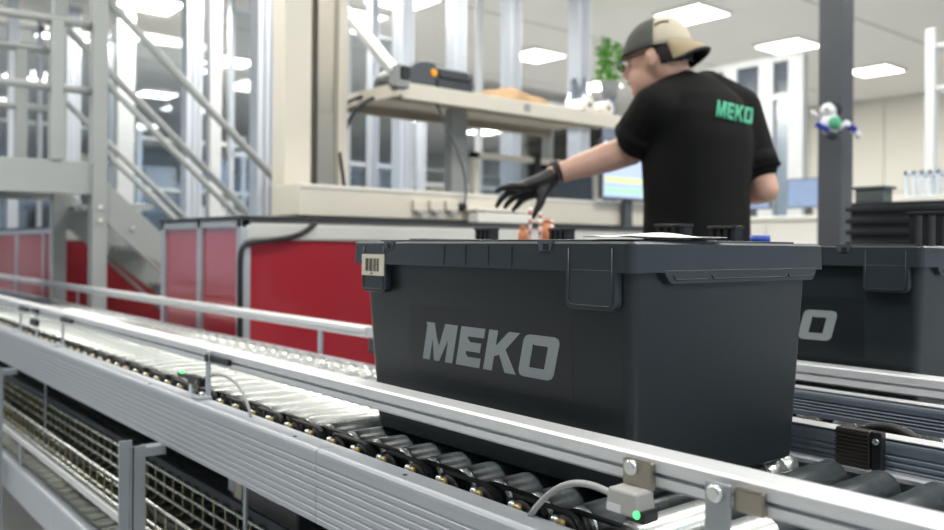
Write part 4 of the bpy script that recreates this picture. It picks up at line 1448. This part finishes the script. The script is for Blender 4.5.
mb = MB()
mb.ball(H(-.012, 0, .012), (.100, .078, .105), 22, 14, HM)
mb.ball(H(.030, 0, -.055), (.062, .060, .068), 20, 12, HM)
mb.ball(H(.062, 0, -.095), (.028, .036, .024), 14, 8, HM)      # chin
mb.ball(H(.098, 0, -.022), (.018, .014, .026), 12, 8, HM)       # nose
mb.ball(H(.090, 0, .020), (.016, .045, .012), 12, 8, HM)        # brow
mb.ball(H(.086, 0, -.062), (.012, .026, .012), 12, 8, HM)       # mouth
chain(mb, [(H(-.035, 0, -.04), .060), (L(672, 76), .062), (L(686, 98), .070)])
chain(mb, [(L(684, 100), .06), (SLp, .058), (SLp.lerp(EL, .55), .052), (EL, .051), (EL.lerp(WLp, .30), .050), (EL.lerp(WLp, .7), .039), (WLp, .030)])
chain(mb, [(L(704, 100), .06), (SRp, .056), (SRp.lerp(ER, .6), .048), (ER, .043), (ER.lerp(WRp, .35), .044), (ER.lerp(WRp, .75), .034), (WRp, .027)])
chain(mb, [(L(690, 105), .09), (L(697, 170), .11), (L(697, 240), .12)])
body = remesh(mb, 'body', SKIN, person, .0065, 4)
# ears, eyes, mouth
for sy in (1, -1):
    e = MB().ball(H(-.012, sy * .082, -.012), (.019, .009, .031), 14, 10, HM)
    e.ball(H(-.008, sy * .088, -.010), (.010, .006, .018), 12, 8, HM)
    e.build('ear', SKIN, body)
    MB().ball(H(.083, sy * .032, -.004), (.010, .013, .009), 12, 8, HM).build('eye', mat('eye_white', '#d8d2cc', .3), body)
    MB().ball(H(.091, sy * .032, -.004), (.004, .006, .006), 10, 6, HM).build('iris', INK, body)
MB().ball(H(.096, 0, -.060), (.004, .022, .004), 12, 6, HM).build('lips', mat('lip_tone', '#a5685c', .5), body)
# hair
mb = MB()
mb.ball(H(-.028, 0, .010), (.096, .0805, .098), 22, 14, HM)
mb.ball(H(-.075, 0, -.035), (.045, .062, .050), 16, 10, HM)
hair = remesh(mb, 'hair', HAIR, person, .006, 3)
bmh = bmesh.new(); bmh.from_mesh(hair.data)
inv = HM.inverted()
kill = []
for v in bmh.verts:
    p_ = inv @ (v.co - HC)
    if p_.x > .012 - .25 * p_.z and p_.z < .06 or p_.x > .06 or p_.z < -.042 or (p_.z < -.01 and p_.x > -.035):
        kill.append(v)
bmesh.ops.delete(bmh, geom=kill, context='VERTS')
bmh.to_mesh(hair.data); bmh.free()
# glasses
fr_ = MB()
for sy in (1, -1):
    ring = [H(.106, sy * .034 + .024 * math.cos(2 * math.pi * k / 16), -.006 + .018 * math.sin(2 * math.pi * k / 16)) for k in range(17)]
    fr_.tube(ring, .0026, 6)
    fr_.tube([H(.104, sy * .058, .002), H(.06, sy * .079, .003), H(.0, sy * .085, .003), H(-.02, sy * .086, -.012)], .0026, 6)
fr_.tube([H(.106, -.010, .0), H(.106, .010, .0)], .0026, 6)
fr_.build('glasses', BLACK, person)

# cap worn backwards
cap_up = (HM @ Vector((.10, 0, 1))).normalized()


def capmesh(x_from, x_to, m, name, parent):
    g = MB()
    NA, NB = 28, 10
    vs, fs = [], []
    idx = {}
    for j in range(NB + 1):
        ph = (math.pi / 2) * j / NB
        for i in range(NA + 1):
            a = x_from + (x_to - x_from) * i / NA
            idx[(i, j)] = len(vs)
            r = math.cos(ph) ** .8 if j < NB else 0.0
            z = .020 + .108 * math.sin(ph)
            x = -.008 + .112 * r * math.cos(a) - .012 * math.sin(ph)
            y = .092 * r * math.sin(a)
            z += -.018 * math.cos(a) * r * -1 * .6 if False else 0
            vs.append(H(x, y, z))
    for j in range(NB):
        for i in range(NA):
            fs.append((idx[(i, j)], idx[(i + 1, j)], idx[(i + 1, j + 1)], idx[(i, j + 1)]))
    o = g.add(vs, fs, True).build(name, m, parent)
    s_ = o.modifiers.new('thick', 'SOLIDIFY'); s_.thickness = .003
    return o


cap = thing('cap_root', 'x', 'cap'); bpy.data.objects.remove(cap)
cf = capmesh(-1.75, 1.75, CAPG, 'cap_front_panel', person)
cbk = capmesh(1.75, 2 * math.pi - 1.75, CAPC, 'cap_back_panel', person)
# band along the front edge
ring = [H(-.008 + .113 * math.cos(a), .093 * math.sin(a), .022) for a in [-1.75 + 3.5 * k / 24 for k in range(25)]]
MB().tube(ring, .005, 6).build('cap_band', mat('cap_band_dark', '#3a3c38', .8), cf)
# brim sticking out at the back, curled down
def brim(off, m, name, par):
    vs, fs = [], []
    NA, NB = 18, 8
    for j in range(NB + 1):
        t_ = j / NB
        for i in range(NA + 1):
            s_ = -1 + 2 * i / NA
            a = math.pi + s_ * 1.02
            x0 = -.008 + .110 * math.cos(a); y0 = .091 * math.sin(a)
            ext = .056 * t_ * math.sqrt(max(0, 1 - s_ * s_ * .92))
            z = .026 - .034 * t_ ** 1.4 - .030 * (s_ * s_) * (t_ ** .7) + off
            vs.append(H(x0 - ext, y0 * (1 - .06 * t_), z))
    for j in range(NB):
        for i in range(NA):
            fs.append((j * (NA + 1) + i, (j + 1) * (NA + 1) + i, (j + 1) * (NA + 1) + i + 1, j * (NA + 1) + i + 1))
    o = MB().add(vs, fs, True).build(name, m, par)
    k_ = o.modifiers.new('thick', 'SOLIDIFY'); k_.thickness = .003; k_.offset = -1 if off < 0 else 1
    return o


br = brim(0, CAPB, 'cap_brim', person)
brim(-.004, BLACK, 'brim_underside', br)
ring = []
for i in range(19):
    s_ = -1 + 2 * i / 18
    a = math.pi + s_ * 1.02
    ext = .056 * math.sqrt(max(0, 1 - s_ * s_ * .92))
    ring.append(H(-.008 + .110 * math.cos(a) - ext, .091 * math.sin(a) * .94, .026 - .034 - .030 * s_ * s_))
MB().tube(ring, .0065, 6).build('brim_edge', BLACK, br)
MB().ball(H(-.02, 0, .129), (.008, .008, .005), 10, 6, HM).build('cap_button', CAPG, cf)
# small black stroke mark on the cream side
st_ = [H(-.008 + .112 * (math.cos(ph) ** .8) * math.cos(a) - .012 * math.sin(ph), .094 * (math.cos(ph) ** .8) * math.sin(a), .020 + .109 * math.sin(ph)) for a, ph in ((1.80, .62), (1.95, .72), (2.15, .74), (2.3, .70))]
MB().tube(st_, .0035, 5).build('cap_mark', INK, cbk)

# gloves
def glove(pts_palm, fingers, name, label=None):
    g = MB()
    for ch in pts_palm:
        chain(g, ch, 10)
    for f in fingers:
        chain(g, f, 10)
    return remesh(g, name, GLOVE, person, .0045, 3)


W0 = WLp
palm = [[(L(556, 174, .02), .030), (L(541, 181, .01), .026), (L(521, 187, .0), .020)],
        [(L(552, 180, .03), .028), (L(538, 190, .03), .026), (L(524, 196, .03), .019)],
        [(L(548, 184, .02), .026), (L(541, 195, .0), .022)]]
fing = [[(L(523, 186, -.01), .014), (L(512, 186, -.015), .0125), (L(502, 188, -.015), .0105), (L(497, 191, -.01), .008)],
        [(L(521, 189, .01), .0145), (L(509, 192, .005), .013), (L(501, 199, .005), .011), (L(497, 206, .01), .008)],
        [(L(523, 193, .03), .014), (L(514, 197, .03), .0125), (L(508, 203, .035), .0105), (L(505, 207, .04), .008)],
        [(L(527, 197, .045), .013), (L(520, 202, .05), .0115), (L(516, 207, .055), .0095), (L(513, 210, .06), .0075)],
        [(L(543, 193, -.005), .018), (L(540, 204, -.015), .014), (L(536, 212, -.02), .011), (L(533, 217, -.02), .008)]]
glL = glove(palm, fing, 'glove')
c = L(556, 172, .02); d_ = (WLp - EL).normalized(); x_ = d_.orthogonal().normalized(); y_ = d_.cross(x_)
for k, rr in ((0, .034), (.012, .0345)):
    ring = [c - d_ * (k - .004) + (x_ * math.cos(2 * math.pi * i / 20) + y_ * math.sin(2 * math.pi * i / 20)) * rr for i in range(21)]
    MB().tube(ring, .0055, 6).build('glove_cuff', GLOVE, glL)
# right hand, lower, in front of the body
dR = (WRp - ER).normalized()
sR = dR.cross(UP).normalized()


def RH(a, b, c_):
    return WRp + dR * a + sR * b + UP * c_


palm = [[(RH(0, 0, 0), .028), (RH(.05, -.015, -.01), .024), (RH(.085, -.022, -.012), .018)], [(RH(0, 0, 0), .028), (RH(.05, .015, -.01), .024), (RH(.08, .024, -.014), .017)]]
fing = []
for k in range(4):
    b_ = -.030 + k * .020
    ln = (.072, .080, .075, .060)[k]
    fing.append([(RH(.085, b_, -.012), .0135), (RH(.085 + ln * .42, b_, -.020), .0125), (RH(.085 + ln * .72, b_, -.040), .0105), (RH(.085 + ln * .88, b_, -.060), .008)])
fing.append([(RH(.025, -.025, -.01), .016), (RH(.05, -.045, -.025), .0135), (RH(.075, -.048, -.04), .0105), (RH(.09, -.045, -.05), .008)])
glove(palm, fing, 'glove')

# trousers and shoes
mb = MB()
hip = L(698, 247); hip.z = .93
eloft(mb, [ering(Vector((hip.x, hip.y, z)), a, b, BR, BF) for z, a, b in ((1.02, .165, .12), (.93, .175, .13), (.86, .172, .128), (.80, .15, .11))])
for sgn in (-1, 1):
    a = Vector((hip.x, hip.y, .86)) + BR * (.085 * sgn)
    k_ = Vector((hip.x, hip.y, .48)) + BR * (.10 * sgn) + BF * .02
    f_ = Vector((hip.x, hip.y, .10)) + BR * (.115 * sgn) - BF * .01
    chain(mb, [(a, .088), (k_, .064), (f_, .052)])
    sh_m = MB()
    chain(sh_m, [(f_ - BF * .04 + UP * -.055, .042), (f_ + BF * .06 + UP * -.058, .040), (f_ + BF * .16 + UP * -.066, .034)])
    so_ = remesh(sh_m, 'shoe', SHOE, person, .006, 2)
    for v in so_.data.vertices:
        if v.co.z < .002:
            v.co.z = .002
remesh(mb, 'trousers', TROUS, person, .010, 3)

# lettering on the back of the shirt, laid onto the cloth
GREEN = mat('green_print', '#3c9a78', .7)
bv = BVHTree.FromPolygons([v.co.copy() for v in shirt.data.vertices], [tuple(p.vertices) for p in shirt.data.polygons])
for nm, polys in letters():
    g = MB()
    for poly in polys:
        bmx = bmesh.new()
        vv = [bmx.verts.new((u / LET_W, v, 0)) for u, v in poly]
        bmx.faces.new(vv)
        bmesh.ops.triangulate(bmx, faces=bmx.faces[:])
        bmesh.ops.subdivide_edges(bmx, edges=bmx.edges[:], cuts=2, use_grid_fill=True)
        vs = []
        bmx.verts.ensure_lookup_table()
        for v in bmx.verts:
            u, w_ = v.co.x, v.co.y
            px = 715 + 38 * u
            py = 117 + 8.5 * u - 17 * w_
            tgt = L(px, py)
            org = Vector((0, 0, CAMZ))
            hit, nrm, _, _ = bv.ray_cast(org, (tgt - org).normalized())
            vs.append((hit if hit else tgt) + (nrm if hit else -FW) * .0025)
        g.add(vs, [tuple(v.index for v in f.verts) for f in bmx.faces], True)
        bmx.free()
    o = g.build('shirt_letter_' + nm.lower(), GREEN, shirt)
    s_ = o.modifiers.new('thick', 'SOLIDIFY'); s_.thickness = .001
